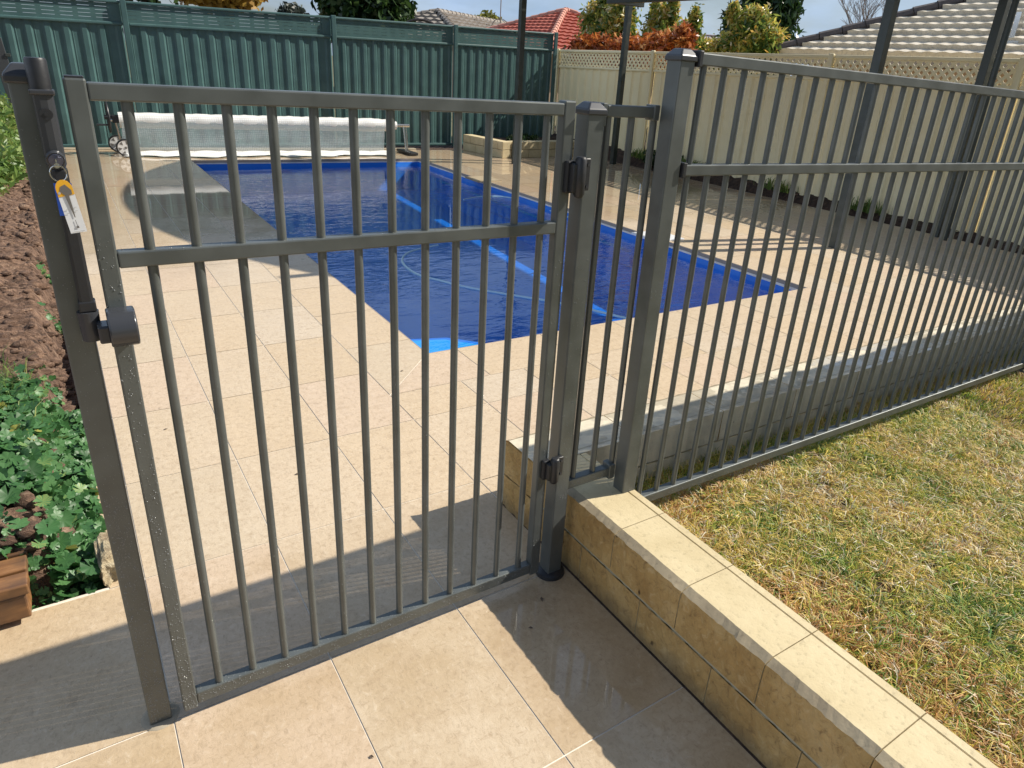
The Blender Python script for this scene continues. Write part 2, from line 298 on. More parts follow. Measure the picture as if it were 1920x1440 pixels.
def tag(o, label=None, cat=None, group=None, kind=None):
    if label: o['label'] = label
    if cat: o['category'] = cat
    if group: o['group'] = group
    if kind: o['kind'] = kind
    return o
def empty(name, label, cat, group=None, loc=(0, 0, 0)):
    o = bpy.data.objects.new(name, None); COL.objects.link(o); o.location = loc; o.empty_display_size = .05
    return tag(o, label, cat, group)
def npmesh(name, V, F, mat, rnd=None, parent=None, smooth=False):
    """V (n,3) float, F (m,k) int, k constant"""
    me = bpy.data.meshes.new(name); V = np.ascontiguousarray(V, np.float32); F = np.ascontiguousarray(F, np.int32); k = F.shape[1]
    me.vertices.add(len(V)); me.vertices.foreach_set('co', V.ravel()); me.loops.add(F.size); me.loops.foreach_set('vertex_index', F.ravel())
    me.polygons.add(len(F)); me.polygons.foreach_set('loop_start', np.arange(0, F.size, k, dtype=np.int32)); me.polygons.foreach_set('loop_total', np.full(len(F), k, np.int32))
    me.update(calc_edges=True); me.materials.append(mat)
    if rnd is not None:
        a = me.attributes.new('rnd', 'FLOAT', 'FACE'); a.data.foreach_set('value', np.asarray(rnd, np.float32))
    if smooth: me.polygons.foreach_set('use_smooth', [True]*len(F))
    o = bpy.data.objects.new(name, me); COL.objects.link(o)
    if parent: o.parent = parent
    return o
def hnoise(x, y, seed=0):     # cheap smooth noise
    r = np.random.default_rng(seed); s = 0
    for k in range(6):
        a = r.uniform(0, 2*pi); f = r.uniform(.6, 1.6)*(1+k*.7); p = r.uniform(0, 6.28); s = s+np.sin((x*cos(a)+y*sin(a))*f+p)/(1+k*.5)
    return s/2.6
def leaves(n, centers, radii, size, seed=0, aspect=.45, shell=.5, flat=0, droop=0):
    """leaf quads filling ellipsoid lumps; returns V,F,rnd"""
    r = np.random.default_rng(seed); centers = np.array(centers, float); radii = np.array(radii, float)
    w = radii.prod(1)**(2/3); w /= w.sum(); idx = r.choice(len(centers), n, p=w)
    d = r.normal(size=(n, 3)); d /= np.linalg.norm(d, axis=1)[:, None]; rr = (shell+(1-shell)*r.random(n)**.7)*(1+.16*r.normal(size=n))
    p = centers[idx]+d*radii[idx]*rr[:, None]
    a = r.normal(size=(n, 3)); a[:, 2] -= droop; a /= np.linalg.norm(a, axis=1)[:, None]
    b = np.cross(a, r.normal(size=(n, 3))); b /= np.linalg.norm(b, axis=1)[:, None]
    s = size*(.6+.8*r.random(n))[:, None]; A = a*s; B = b*s*aspect; c = np.cross(a, b)*s*.12
    V = np.stack([p-A, p+B*.9-A*.1+c, p+A, p-B*.9-A*.1+c], 1).reshape(-1, 3); F = np.arange(4*n).reshape(n, 4)
    clump = (np.sin(p[:, 0]*9+idx)+np.sin(p[:, 1]*8+p[:, 2]*11))*.12
    return V, F, np.clip(.5+clump+r.normal(size=n)*.22, 0, 1)

# ================================================================== DECK
PX0, PY0, PW, PL = 1.334, 1.558, 2.894, 6.488
PX1, PY1 = PX0+PW, PY0+PL
polys = []
def rects(x0, x1, y0, y1, xs, ys):
    X = [x0]+sorted(x for x in xs if x0+.02 < x < x1-.02)+[x1]; Y = [y0]+sorted(y for y in ys if y0+.02 < y < y1-.02)+[y1]
    for i in range(len(X)-1):
        for j in range(len(Y)-1): polys.append([(X[i], Y[j]), (X[i+1], Y[j]), (X[i+1], Y[j+1]), (X[i], Y[j+1])])
XS = [.048+.3225*k for k in range(-7, 30)]; YS = [.49*k for k in range(-6, 22)]
CX0, CX1, CY0, CY1 = PX0-.322, PX1+.322, PY0-.34, PY1+.33
rects(-1.75, 1.03, -2.6, .002, XS, [-.475, -.965, -1.455, -1.945]); rects(-1.75, 1.03, .002, .49, XS, [])
rects(-.03, CX0, .49, 8.95, XS, YS); rects(CX0, CX1, .49, CY0, XS, YS); rects(CX0, CX1, CY1, 8.95, XS, YS)
rects(1.03, 7.3, .36, .49, XS, YS)
rects(CX1, 7.3, .49, 8.95, [CX1+.3225*k for k in range(12)], YS)
def inset(poly, d):
    n = len(poly); out = []
    for i in range(n):
        p0, p1, p2 = Vector(poly[i-1]), Vector(poly[i]), Vector(poly[(i+1) % n])
        e1 = (p1-p0).normalized(); e2 = (p2-p1).normalized(); n1 = Vector((-e1.y, e1.x)); n2 = Vector((-e2.y, e2.x))
        bis = (n1+n2); bis /= max(.3, (1+n1.dot(n2))); out.append(tuple(p1+bis*d))
    return out
def tilemesh(name, polys, d=.0016, z=0., mat=None, parent=None):
    V = []; F = []; R = []
    for p in polys:
        q = inset(p, d); o = len(V); t = [random.uniform(-1, 1)*.0006 for _ in range(4)]; dz = random.uniform(-.0005, .0005)
        V += [(x, y, z+(dz+t[i])*.35) for i, (x, y) in enumerate(q)]; F.append((o, o+1, o+2, o+3)); R.append(random.random())
    return npmesh(name, V, F, mat, R, parent)
tag(tilemesh('pool_deck', polys, mat=M['tile']), kind='structure')
# coping ring (mitred corners, own joints)
cop = []
a, b, c, d = PX0, PY0, PX1, PY1; A_, B_, C_, D_ = CX0, CY0, CX1, CY1
def strip(j0, j1, horiz, inner, outer, first, last):
    cuts = [j0]+[t for t in np.arange(first, j1, .49) if j0+.1 < t < j1-.1]+[j1]
    for i in range(len(cuts)-1):
        s0, s1 = cuts[i], cuts[i+1]; o0, o1 = s0, s1
        if i == 0: o0 = last[0]
        if i == len(cuts)-2: o1 = last[1]
        q = [(s0, inner), (s1, inner), (o1, outer), (o0, outer)]
        if not horiz: q = [(y, x) for x, y in q]
        ar = sum(q[k][0]*q[(k+1) % 4][1]-q[(k+1) % 4][0]*q[k][1] for k in range(4))
        cop.append(q if ar > 0 else q[::-1])
strip(a, c, True, b, B_, 1.487, (A_, C_)); strip(a, c, True, d, D_, 1.7, (A_, C_))
strip(b, d, False, a, A_, 1.762, (B_, D_)); strip(b, d, False, c, C_, 1.9, (B_, D_))
tag(tilemesh('pool_coping', cop, .0018, .0, M['tile']), kind='structure')
g = MB()
for (x0, x1, y0, y1) in [(-1.76, 1.04, -2.61, .50), (-.035, PX0+.004, .50, 8.96), (PX0+.004, PX1-.004, .355, PY0+.004), (PX1-.004, 7.31, .355, 8.96), (PX0+.004, PX1-.004, PY1-.004, 8.96)]:
    g.box(x0, x1, y0, y1, -.13, -.0016)
tag(g.build('grout_bed', M['grout']), kind='structure')
# stone edge of the coping facing the water
g = MB()
for (x0, x1, y0, y1) in [(PX0-.004, PX0+.006, PY0-.004, PY1+.004), (PX1-.006, PX1+.004, PY0-.004, PY1+.004)]: g.box(x0, x1, y0, y1, -.030, -.0012)
for (x0, x1, y0, y1) in [(PX0+.006, PX1-.006, PY0-.004, PY0+.006), (PX0+.006, PX1-.006, PY1-.006, PY1+.004)]: g.box(x0, x1, y0, y1, -.030, -.0012)
tag(g.build('coping_edge', M['coping_edge']), kind='structure')
g = MB(); g.box(1.0262, 1.034, -2.6, .36, -.01, .0012); g.box(-.036, -.028, .5, 8.9, -.01, .0009)
tag(g.build('dirt_line', M['darksoil']), kind='structure')
# ground far around, soil beds
g = MB()
R0 = 400
for (x0, x1, y0, y1) in [(-R0, -3.4, -R0, R0), (8.9, R0, -R0, R0), (-3.4, 8.9, 10.6, R0), (-3.4, 8.9, -R0, -3.2)]: g.add([(x0, y0, -.12), (x1, y0, -.12), (x1, y1, -.12), (x0, y1, -.12)], [(0, 1, 2, 3)])
tag(g.build('ground', M['ground']), kind='structure')
def grid(name, x0, x1, y0, y1, nx, ny, fn, mat, kind='structure', xs=None, ys=None):
    X = np.linspace(x0, x1, nx) if xs is None else xs; Y = np.linspace(y0, y1, ny) if ys is None else ys; nx, ny = len(X), len(Y)
    gx, gy = np.meshgrid(X, Y); Z = fn(gx, gy); V = np.stack([gx, gy, Z], -1).reshape(-1, 3)
    i = np.arange(ny-1)[:, None]*nx+np.arange(nx-1)[None]; F = np.stack([i, i+1, i+nx+1, i+nx], -1).reshape(-1, 4)
    o = npmesh(name, V, F, mat, None, None, True); tag(o, kind=kind); return o
def sstep(a, b, x): t = np.clip((x-a)/(b-a), 0, 1); return t*t*(3-2*t)
def bankz(x, y):
    z = -.05+.17*sstep(-.075, -.17, x)+.10*sstep(-.17, -.55, x)+.05*sstep(-.5, -1.5, x)
    z = z+(.024*hnoise(x*7, y*14, 3)+.030*np.abs(hnoise(x*14, y*36, 4))+.010*hnoise(x*50, y*80, 5)-.012)*sstep(-.055, -.11, x)
    return z*sstep(.50, .62, y)+(-.02)*(1-sstep(.50, .62, y))
grid('soil_bank', -3.4, -.03, .492, 10.6, 10, 10, bankz, M['soil'], xs=np.concatenate([np.linspace(-3.4, -.7, 30), np.linspace(-.68, -.036, 110)]), ys=np.concatenate([np.linspace(.492, 3.5, 520), np.linspace(3.52, 10.6, 420)]))
grid('side_ground', -3.4, -1.76, -3.2, .492, 30, 60, lambda x, y: -.02+.02*hnoise(x*5, y*5, 6), M['soil'])
grid('soil_strip', 7.3, 8.9, .165, 10.6, 50, 300, lambda x, y: -.05+.05*sstep(7.31, 7.5, x)+.022*y*sstep(7.31, 7.6, x)+.02*hnoise(x*12, y*12, 8), M['darksoil'])
grid('back_soil', -.03, 7.3, 8.955, 10.6, 200, 30, lambda x, y: -.03+.02*hnoise(x*9, y*9, 9), M['darksoil'])
# ================================================================== POOL
pool = empty('swimming_pool', 'rectangular in-ground pool with deep blue fibreglass shell', 'swimming pool')
F0 = -.40
g = MB(); x0, x1, y0, y1 = PX0-.002, PX1+.002, PY0-.002, PY1+.002
pv = [(x0, y0, -.028), (x1, y0, -.028), (x1, y1, -.028), (x0, y1, -.028), (x0+.12, y0+.12, -.56), (x1-.12, y0+.12, -.56), (x1-.12, y1-.12, F0), (x0+.12, y1-.12, F0)]
g.add(pv, [(0, 1, 5, 4), (1, 2, 6, 5), (2, 3, 7, 6), (3, 0, 4, 7), (4, 5, 6, 7)])
sh = g.build('pool_shell', M['pool'], pool)
g = MB(); g.prism([(PX1-.115, 3.3), (PX1-.02, 3.3), (PX1-.02, 7.3), (PX1-.115, 7.3)], -.30, -.175); g.build('safety_ledge', M['pool'], pool, bevel=.008)
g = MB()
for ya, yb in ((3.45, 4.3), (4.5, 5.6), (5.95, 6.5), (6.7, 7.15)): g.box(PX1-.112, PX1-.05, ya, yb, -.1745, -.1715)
g.build('ledge_sun_streak', M['poolsunlit'], pool)  # added pale strips: a sunlit streak painted along the ledge
g = MB()
g.prism([(PX0+.002, PY0+.012), (PX0+.85, PY0+.012), (PX0+.80, PY0+.22), (PX0+.42, PY0+.62), (PX0+.002, PY0+.75)], -.6, -.20)
g.build('corner_step', M['pool'], pool, bevel=.015)
g = MB(); g.prism([(PX0+.004, PY0+.014), (PX0+.78, PY0+.014), (PX0+.74, PY0+.20), (PX0+.38, PY0+.58), (PX0+.004, PY0+.70)], -.1995, -.1965); g.build('sunlit_step_tread', M['poolsunlit'], pool)  # tread coloured paler to imitate sun on the shallow step
grid('water', PX0+.003, PX1-.003, PY0+.003, PY1-.003, 2, 2, lambda x, y: -.085+0*x, M['water'])
# skimmer lids: two pale stone slabs jutting over the water
for (xa, xb, ya, yb, lb) in [(PX1-.13, PX1+.19, 6.08, 6.42, 'pale stone skimmer lid jutting over the far right side of the pool'), (PX1-.12, PX1+.2, 2.98, 3.32, 'white stone skimmer lid jutting over the right pool edge near the pergola post shadow')]:
    g = MB(); g.box(xa, xb, ya, yb, -.012, .010); tag(g.build('skimmer_lid', M['blockgrey'] if ya > 5 else M['tagwhite'], bevel=.004), lb, 'skimmer lid', 'skimmer lids on the pool edge')
# floating cleaner hose
hp = [(2.45, 3.75), (2.15, 3.62), (1.99, 3.38), (1.955, 3.06), (2.047, 2.84), (2.103, 2.716), (2.212, 2.55), (2.485, 2.204), (2.614, 2.005), (2.74, 1.76), (2.86, 1.62)]
def smooth_path(pts, n=8):
    pts = [Vector(p) for p in pts]; out = []
    for i in range(len(pts)-1):
        p0, p1, p2, p3 = pts[max(i-1, 0)], pts[i], pts[i+1], pts[min(i+2, len(pts)-1)]
        for k in range(n):
            t = k/n; out.append(.5*((2*p1)+(-p0+p2)*t+(2*p0-5*p1+4*p2-p3)*t*t+(-p0+3*p1-3*p2+p3)*t**3))
    return out+[pts[-1]]
g = MB(); g.tube(smooth_path([(x, y, -.083) for x, y in hp]), .009, 8); tag(g.build('cleaner_hose', M['hose'], smooth=True), 'pale blue cleaner hose curving across the near half of the pool water', 'hose')
g = MB(); g.tube(smooth_path([(3.6, 5.5, -.083), (3.95, 5.62, -.083), (4.21, 5.42, -.083), (4.215, 4.6, -.083), (4.18, 4.0, -.083), (3.9, 3.85, -.083)]), .008, 8); tag(g.build('cleaner_hose', M['hose'], smooth=True), 'short pale hose loop floating against the right side wall of the pool', 'hose')
# ================================================================== BLOCK WALLS
def splitface(g, x0, x1, y0, y1, z0, z1, side, cham, lip):
    """one block: smooth top with a chamfer and a rough split face on `side` ('-x' or '+y'), rear lip opposite"""
    nseg = 22; nz_ = 6
    if side == '-x': L0, L1 = y0, y1; F0_, B0 = x0, x1; mk = lambda t, dpt, z: (F0_+dpt, t, z); W_ = x1-x0
    else: L0, L1 = x0, x1; F0_, B0 = y1, y0; mk = lambda t, dpt, z: (t, F0_-dpt, z); W_ = y1-y0
    ts = np.linspace(L0, L1, nseg+1); rr = np.random.default_rng(int(abs(L0*1000))+int(z1*1000))
    edge = cham+rr.normal(size=nseg+1)*.0004 if cham else np.zeros(nseg+1)
    _n = np.convolve(rr.normal(size=nseg+5), [.25, .35, .25, .1, .05], 'valid')[:nseg+1]; cz = z1-(.009 if cham else 0)+_n*.0010*(1 if cham else 0)
    zz = np.linspace(z0, 1, nz_)
    V = []; F = []; MI = []
    # front face grid
    for j in range(nz_):
        for i, t in enumerate(ts):
            z = z0+(cz[i]-z0)*j/(nz_-1); rg = 0 if (j in (0,) or i in (0, nseg)) else rr.uniform(-.0025, .002)
            V.append(mk(t, max(.0, .002+rg)+(0 if j < nz_-1 else (.003-_n[i]*.0015+rr.normal()*.0004)*(1 if cham else 0)), z))
    for j in range(nz_-1):
        for i in range(nseg): q = j*(nseg+1)+i; F.append((q, q+1, q+nseg+2, q+nseg+1)); MI.append(1)
    top0 = (nz_-1)*(nseg+1); base = len(V)
    for i, t in enumerate(ts): V.append(mk(t, edge[i], z1))
    for i in range(nseg): F.append((top0+i, top0+i+1, base+i+1, base+i)); MI.append(2)
    # top: main, groove, lip
    prof = [(edge, z1)]
    if lip: prof += [(W_-lip-.003, z1), (W_-lip, z1-.004), (W_-lip+.002, z1), (W_, z1)]
    else: prof += [(W_, z1)]
    prev = base
    for k, (dd, z) in enumerate(prof[1:]):
        b2 = len(V)
        for i, t in enumerate(ts): V.append(mk(t, dd, z))
        for i in range(nseg): F.append((prev+i, prev+i+1, b2+i+1, b2+i)); MI.append(0)
        prev = b2
    b3 = len(V)
    for i, t in enumerate(ts): V.append(mk(t, W_-rr.uniform(0, .003), z0))
    for i in range(nseg): F.append((prev+i, prev+i+1, b3+i+1, b3+i)); MI.append(3)
    o = len(g.v); g.v += V; g.f += [tuple(q+o for q in f) for f in F]; g.mi += MI
    # end caps
    for e in (0, nseg):
        loop = [j*(nseg+1)+e for j in range(nz_)]+[base+e]
        bb = base+nseg+1
        for k in range(len(prof)-1): loop.append(bb+k*(nseg+1)+e)
        loop.append(b3+e); g.f.append(tuple(q+o for q in loop)); g.mi.append(0 if side == '-x' else 1)
H = .235
def wall_run(name, label, side, lo, hi, first, ln, f, bk, topmat, group=None):
    w = empty(name, label, 'wall', group); gap = .0025
    for course, (z0, z1) in enumerate([(0.0, .1125), (.1185, H)]):
        cuts = [lo]+[t for t in np.arange(first+(ln/2 if course == 0 else 0)-20*ln, hi, ln) if lo+.03 < t < hi-.03]+[hi]
        for i in range(len(cuts)-1):
            g = MB(); a0, a1 = cuts[i]+gap/2, cuts[i+1]-gap/2
            args = (f, bk, a0, a1) if side == '-x' else (a0, a1, bk, f)
            splitface(g, *args, z0, z1, side, .026 if course else 0, .021 if course else 0)
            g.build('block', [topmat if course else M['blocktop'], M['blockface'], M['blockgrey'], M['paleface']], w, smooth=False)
    g = MB()
    if side == '-x': g.box(f+.012, bk-.008, lo+.004, hi-.004, -.05, H-.018); g.box(f+.0045, f+.013, lo+.002, hi-.002, .1125, .1185)
    else: g.box(lo+.004, hi-.004, bk+.008, f-.012, -.05, H-.018)
    g.build('mortar_core', M['mortar'], w); return w
wall_run('block_wall', 'low cream and orange block wall beside the path, holding back the lawn', '-x', -2.6, .163, -.18, .235, 1.03, 1.2, M['blocktop'])
w2 = wall_run('block_wall', 'low wet cream block wall along the pool deck behind the long fence panel', '+y', 1.03, 7.3, 1.40, .40, .352, .166, M['blockwet'])
# rough orange end blocks at the corner facing the gate
g = MB(); 
for z0, z1 in ((.0, .1135), (.1175, .232)):
    nn = 10
    ys = np.linspace(.168, .350, nn); V = []; 
    for j in range(5):
        for i, y in enumerate(ys): V.append((1.0275+RNG.uniform(-.003, .003)*(0 < i < nn-1), y, z0+(z1-z0)*j/4))
    g.add(V, [(j*nn+i, j*nn+i+1, (j+1)*nn+i+1, (j+1)*nn+i) for j in range(4) for i in range(nn-1)])
g.build('end_face', M['blockface'], w2)
# lower footing course seen from the lawn
g = MB(); k = 0
for x in np.arange(1.21, 7.2, .40):
    g.box(x+.002, x+.398, .172, .19, -.15, -.003)
g.build('footing_course', M['paleface'], w2, bevel=.004)
g = MB(); g.box(1.21, 7.3, .188, .34, -.15, -.004); g.build('footing_core', M['mortar'], w2)
# planter at the far corner
pl = empty('corner_planter', 'L shaped two course block planter in the far corner of the deck', 'planter')
def plain_blocks(g, p0, p1, w, ln, z0, z1, off):
    p0 = Vector(p0); p1 = Vector(p1); L = (p1-p0).length; d = (p1-p0)/L; n = Vector((-d.y, d.x))
    cuts = [0]+[t for t in np.arange(off, L, ln) if .05 < t < L-.05]+[L]
    for i in range(len(cuts)-1):
        a = p0+d*(cuts[i]+.003); b = p0+d*(cuts[i+1]-.003); g.prism([tuple(a), tuple(b), tuple(b+n*w), tuple(a+n*w)], z0, z1)
for c_, (z0, z1) in enumerate(((0, .115), (.12, .235))):
    g = MB(); plain_blocks(g, (5.42, 9.0), (5.55, 7.98), .17, .35, z0, z1, .2 if c_ else .34); g.build('planter_side', [M['blocktop']], pl, bevel=.006)
    g = MB(); plain_blocks(g, (5.735, 7.985), (7.29, 8.2), .17, .35, z0, z1, .15 if c_ else .32); g.build('planter_front', [M['blocktop']], pl, bevel=.006)
g = MB(); g.prism([(5.6, 9.1), (5.75, 8.16), (7.3, 8.35), (7.5, 9.4)], -.02, .17); g.build('planter_soil', M['darksoil'], pl)
# kerb below green fence
g = MB(); g.box(-.6, 4.6, 8.955, 9.04, -.03, .022); tag(g.build('kerb', M['conc'], bevel=.005), kind='structure')
# ================================================================== GATE
def hollow_box(g, *a): g.box(*a)
gate = empty('pool_gate', 'closed grey green metal bar gate in the middle of the fence', 'gate')
Y0, Y1 = -.0125, .0125
g = MB(); g.box(.069, .0955, Y0, Y1, .026, 1.219); g.build('stile', M['metal'], gate, bevel=.003)
g = MB(); g.box(.904, .932, Y0, Y1, .026, 1.219); g.build('stile', M['metal'], gate, bevel=.003)
for z0, z1 in ((1.190, 1.214), (.9505, .9756), (.034, .0625)):
    g = MB(); g.box(.0955, .904, Y0+.0005, Y1-.0005, z0, z1); g.build('rail', M['metal'], gate, bevel=.0025)
for k in range(12):
    x = .1407+.0664*k; g = MB(); g.tube([(x, 0, .060), (x, 0, 1.192)], .0078, 16); g.build('bar', M['metal'], gate, smooth=True)
# stile end plugs
g = MB(); g.box(.071, .0935, Y0+.002, Y1-.002, 1.217, 1.2215); g.build('stile_plug', M['black'], gate, bevel=.001)
# striker
st = MB(); prof = [(0, .004), (.022, .004)]+[(.022+.028*cos(t), -.024+.028*sin(t)) for t in np.linspace(pi/2, -pi/2, 14)]+[(0, -.050)]
st.extr([(-q[0]-.0, q[1]) for q in prof], (.066, -.012, .888), (0, 1, 0), (0, 0, 1), (1, 0, 0), .038)
so_ = st.build('latch_striker', M['blackshine'], gate, bevel=.0025, smooth=True)
g = MB(); g.box(.052, .068, -.048, -.014, .846, .874); g.build('striker_tongue', M['blackshine'], so_, bevel=.003)
# hinges
def hinge(zc, h):
    g = MB(); g.box(.912, .932, -.026, -.0118, zc-h/2, zc+h/2-.008); g.box(.938, .958, -.030, -.018, zc-h/2+.004, zc+h/2-.004)
    ho = g.build('hinge', M['black'], gate, bevel=.003)
    g = MB(); g.tube([(.938, -.036, zc-h/2-.008), (.938, -.036, zc-h/2), (.938, -.036, zc+h/2-.004), (.938, -.036, zc+h/2+.002)], [.008, .0125, .0125, .009], 14)
    g.box(.918, .938, -.040, -.024, zc-h/2+.004, zc+h/2-.012); g.box(.938, .966, -.034, -.0225, zc-h/2+.006, zc+h/2-.002); g.build('hinge_barrel', M['black'], ho, bevel=.002, smooth=True)
    for s in (-1, 1):
        g = MB(); g.tube([(.958, -.0345, zc+s*h*.3), (.958, -.0375, zc+s*h*.3)], .003, 10); g.build('screw', M['blackshine'], ho)
hinge(1.075, .074); hinge(.362, .062)
# ------------------------------------------------------------------ posts
def cap(g, x0, x1, y0, y1, z, o=.004, hh=.011, dome=.014):
    cx, cy = (x0+x1)/2, (y0+y1)/2; t = .5
    A = [(x0-o, y0-o), (x1+o, y0-o), (x1+o, y1+o), (x0-o, y1+o)]; B = [(cx+(x-cx)*t, cy+(y-cy)*t) for x, y in A]
    vs = [(x, y, z) for x, y in A]+[(x, y, z+hh) for x, y in A]+[(x, y, z+hh+dome) for x, y in B]
    g.add(vs, [(3, 2, 1, 0)]+[(i, (i+1) % 4, 4+(i+1) % 4, 4+i) for i in range(4)]+[(4+i, 4+(i+1) % 4, 8+(i+1) % 4, 8+i) for i in range(4)]+[(8, 9, 10, 11)])
def post(name, label, x0, x1, y0, y1, z0, z1, group):
    t = empty(name, label, 'post', group); g = MB(); g.box(x0, x1, y0, y1, z0, z1); g.build('post_shaft', M['metal'], t, bevel=.003)
    g = MB(); cap(g, x0, x1, y0, y1, z1-.006); g.build('post_cap', M['blackshine'], t, bevel=.0025); return t
GP = 'square posts of the pool fence'
lp = post('fence_post', 'square gate post at the left carrying the black pull latch', .007, .047, .008, .048, -.02, 1.214, GP)
hp_ = post('fence_post', 'square hinge post at the right side of the gate, with a dark round foot cover', .958, 1.001, -.021, .022, -.02, 1.2, GP)
cp = post('fence_post', 'tallest square fence post, between the narrow panel and the long panel', 1.158, 1.201, -.06, -.017, .0, 1.315, GP)
g = MB(); g.tube([(.9795, 0, 0), (.9795, 0, .010), (.9795, 0, .016)], [.040, .039, .030], 28); g.build('foot_cover', M['black'], hp_, smooth=True)
g = MB(); g.tube([(.027, .028, 0), (.027, .028, .004)], [.036, .03], 20); g.build('grout_collar', M['conc'], lp, smooth=True)
# pull latch on the left post
la = MB(); la.box(.031, .055, -.020, .009, 1.098, 1.205); lo_ = la.build('latch_body', M['blackshine'], lp, bevel=.008)
g = MB(); g.box(.0285, .0575, -.0225, .010, 1.196, 1.203); g.build('latch_collar', M['blackshine'], lo_, bevel=.002)
g = MB(); g.tube([(.0425, -.007, 1.203), (.0425, -.007, 1.238), (.0425, -.007, 1.2415)], [.0128, .0128, .0115], 24); g.build('pull_knob', M['black'], lo_, smooth=True)
g = MB(); g.tube([(.043, -.0198, 1.115), (.043, -.0265, 1.113)], [.0112, .0105], 24); lc = g.build('lock_ring', M['blackshine'], lo_, smooth=True)
g = MB(); g.tube([(.043, -.0262, 1.1132), (.043, -.0295, 1.1125)], [.0088, .0084], 20); g.build('lock_barrel', M['lockblue'], lc, smooth=True)
g = MB(); g.tube([(.043, -.0199, 1.172), (.043, -.0212, 1.172)], .0075, 20); g.tube([(.043, -.0211, 1.172), (.043, -.0222, 1.172)], .0028, 12); g.build('round_emblem', M['black'], lo_, smooth=True)
g = MB(); g.box(.0355, .0545, -.0145, .0085, .886, 1.100); g.build('latch_tube', M['black'], lp, bevel=.004)
g = MB(); g.box(.0345, .0555, -.0155, -.0140, 1.035, 1.080); g.build('blue_label', M['blue'], lp)
g = MB(); g.tube([(.044, -.006, .842), (.044, -.006, .888)], [.0135, .0145], 20); lcup = g.build('latch_cup', M['blackshine'], lp, smooth=True)
g = MB(); g.box(.034, .0565, -.016, .006, .8885, .905); g.build('latch_mouth', M['black'], lcup, bevel=.002)
# key and tag
kt = empty('key_tag', 'white and yellow swing tag hanging by a ring from the key in the gate latch', 'tag')
g = MB(); g.box(.0423, .0438, -.044, -.0285, 1.1085, 1.1165); g.tube([(.043, -.046, 1.1085), (.043, -.0475, 1.1085)], .0035, 12); g.build('key', M['steel'], kt)
ring = [(.043+.0095*cos(t), -.0485, 1.0985+.0105*sin(t)) for t in np.linspace(0, 2*pi, 25)]
g = MB(); g.tube(ring, .0008, 6, False); g.build('key_ring', M['chrome'], kt, smooth=True)
tg = bpy.data.objects.new('swing_tag', None)
TO = Vector((.0445, -.050, 1.0905)); ax = Vector((.0085, .000, -.072)).normalized(); wx = Vector((1, 0, ax.x/abs(ax.z))).normalized()
nn_ = wx.cross(ax).normalized(); nn_ = nn_ if nn_.y < 0 else -nn_
def tagpoly(w, L, r0, n=8, a0=0.): return [(-w, a0+r0), *[(w*-cos(t), a0+r0-r0*sin(t)) for t in np.linspace(0, pi, n)][1:-1], (w, a0+r0), (w, L), (-w, L)]
W2 = .0098
card = MB(); card.extr(tagpoly(W2, .0735, .0125), TO, wx, ax, nn_, -.0007); co = card.build('tag_card', M['tagwhite'], kt)
g = MB(); g.extr([(-W2*cos(t), .0125-.0125*sin(t)) for t in np.linspace(0, pi, 12)]+[(W2, .0210), (-W2, .0225)], TO+nn_*.00015, wx, ax, nn_, .0003); g.build('yellow_print', M['orange'], co)
g = MB(); g.extr([(-.004, .0090), (.002, .0065), (.0075, .0150), (.0070, .0205), (-.0015, .0215), (-.006, .0150)], TO+nn_*.0006, wx, ax, nn_, .0002)
g.extr([(-.0020, .0215), (.0028, .021), (.0026, .036), (.0018, .052), (.0008, .052), (-.0006, .036)], TO+nn_*.0006, wx, ax, nn_, .0002)
g.extr([(.0002, .0555), (.0008, .0555), (.0010, .064), (.0004, .064)], TO+nn_*.0006, wx, ax, nn_, .0002); g.extr([(-.0008, .064), (.0022, .064), (.0022, .067), (-.0008, .067)], TO+nn_*.0006, wx, ax, nn_, .0002)
g.build('latch_diagram', M['print'], co)
for (xa_, xb_, y_) in ((-.0068, -.0032, .040), (.0036, .007, .038), (-.0068, -.0032, .045), (.0036, .007, .043), (-.0075, .0075, .0712)):
    g = MB(); g.extr([(xa_, y_), (xb_, y_), (xb_, y_+.0007), (xa_, y_+.0007)], TO+nn_*.0006, wx, ax, nn_, .0002); g.build('fine_print', M['pale'], co)
g = MB(); g.extr([(-.0088, .0165), (-.0058, .0150), (-.0055, .0182), (-.0085, .0192)], TO+nn_*.0006, wx, ax, nn_, .0002); g.build('printed_mark', M['pale'], co)
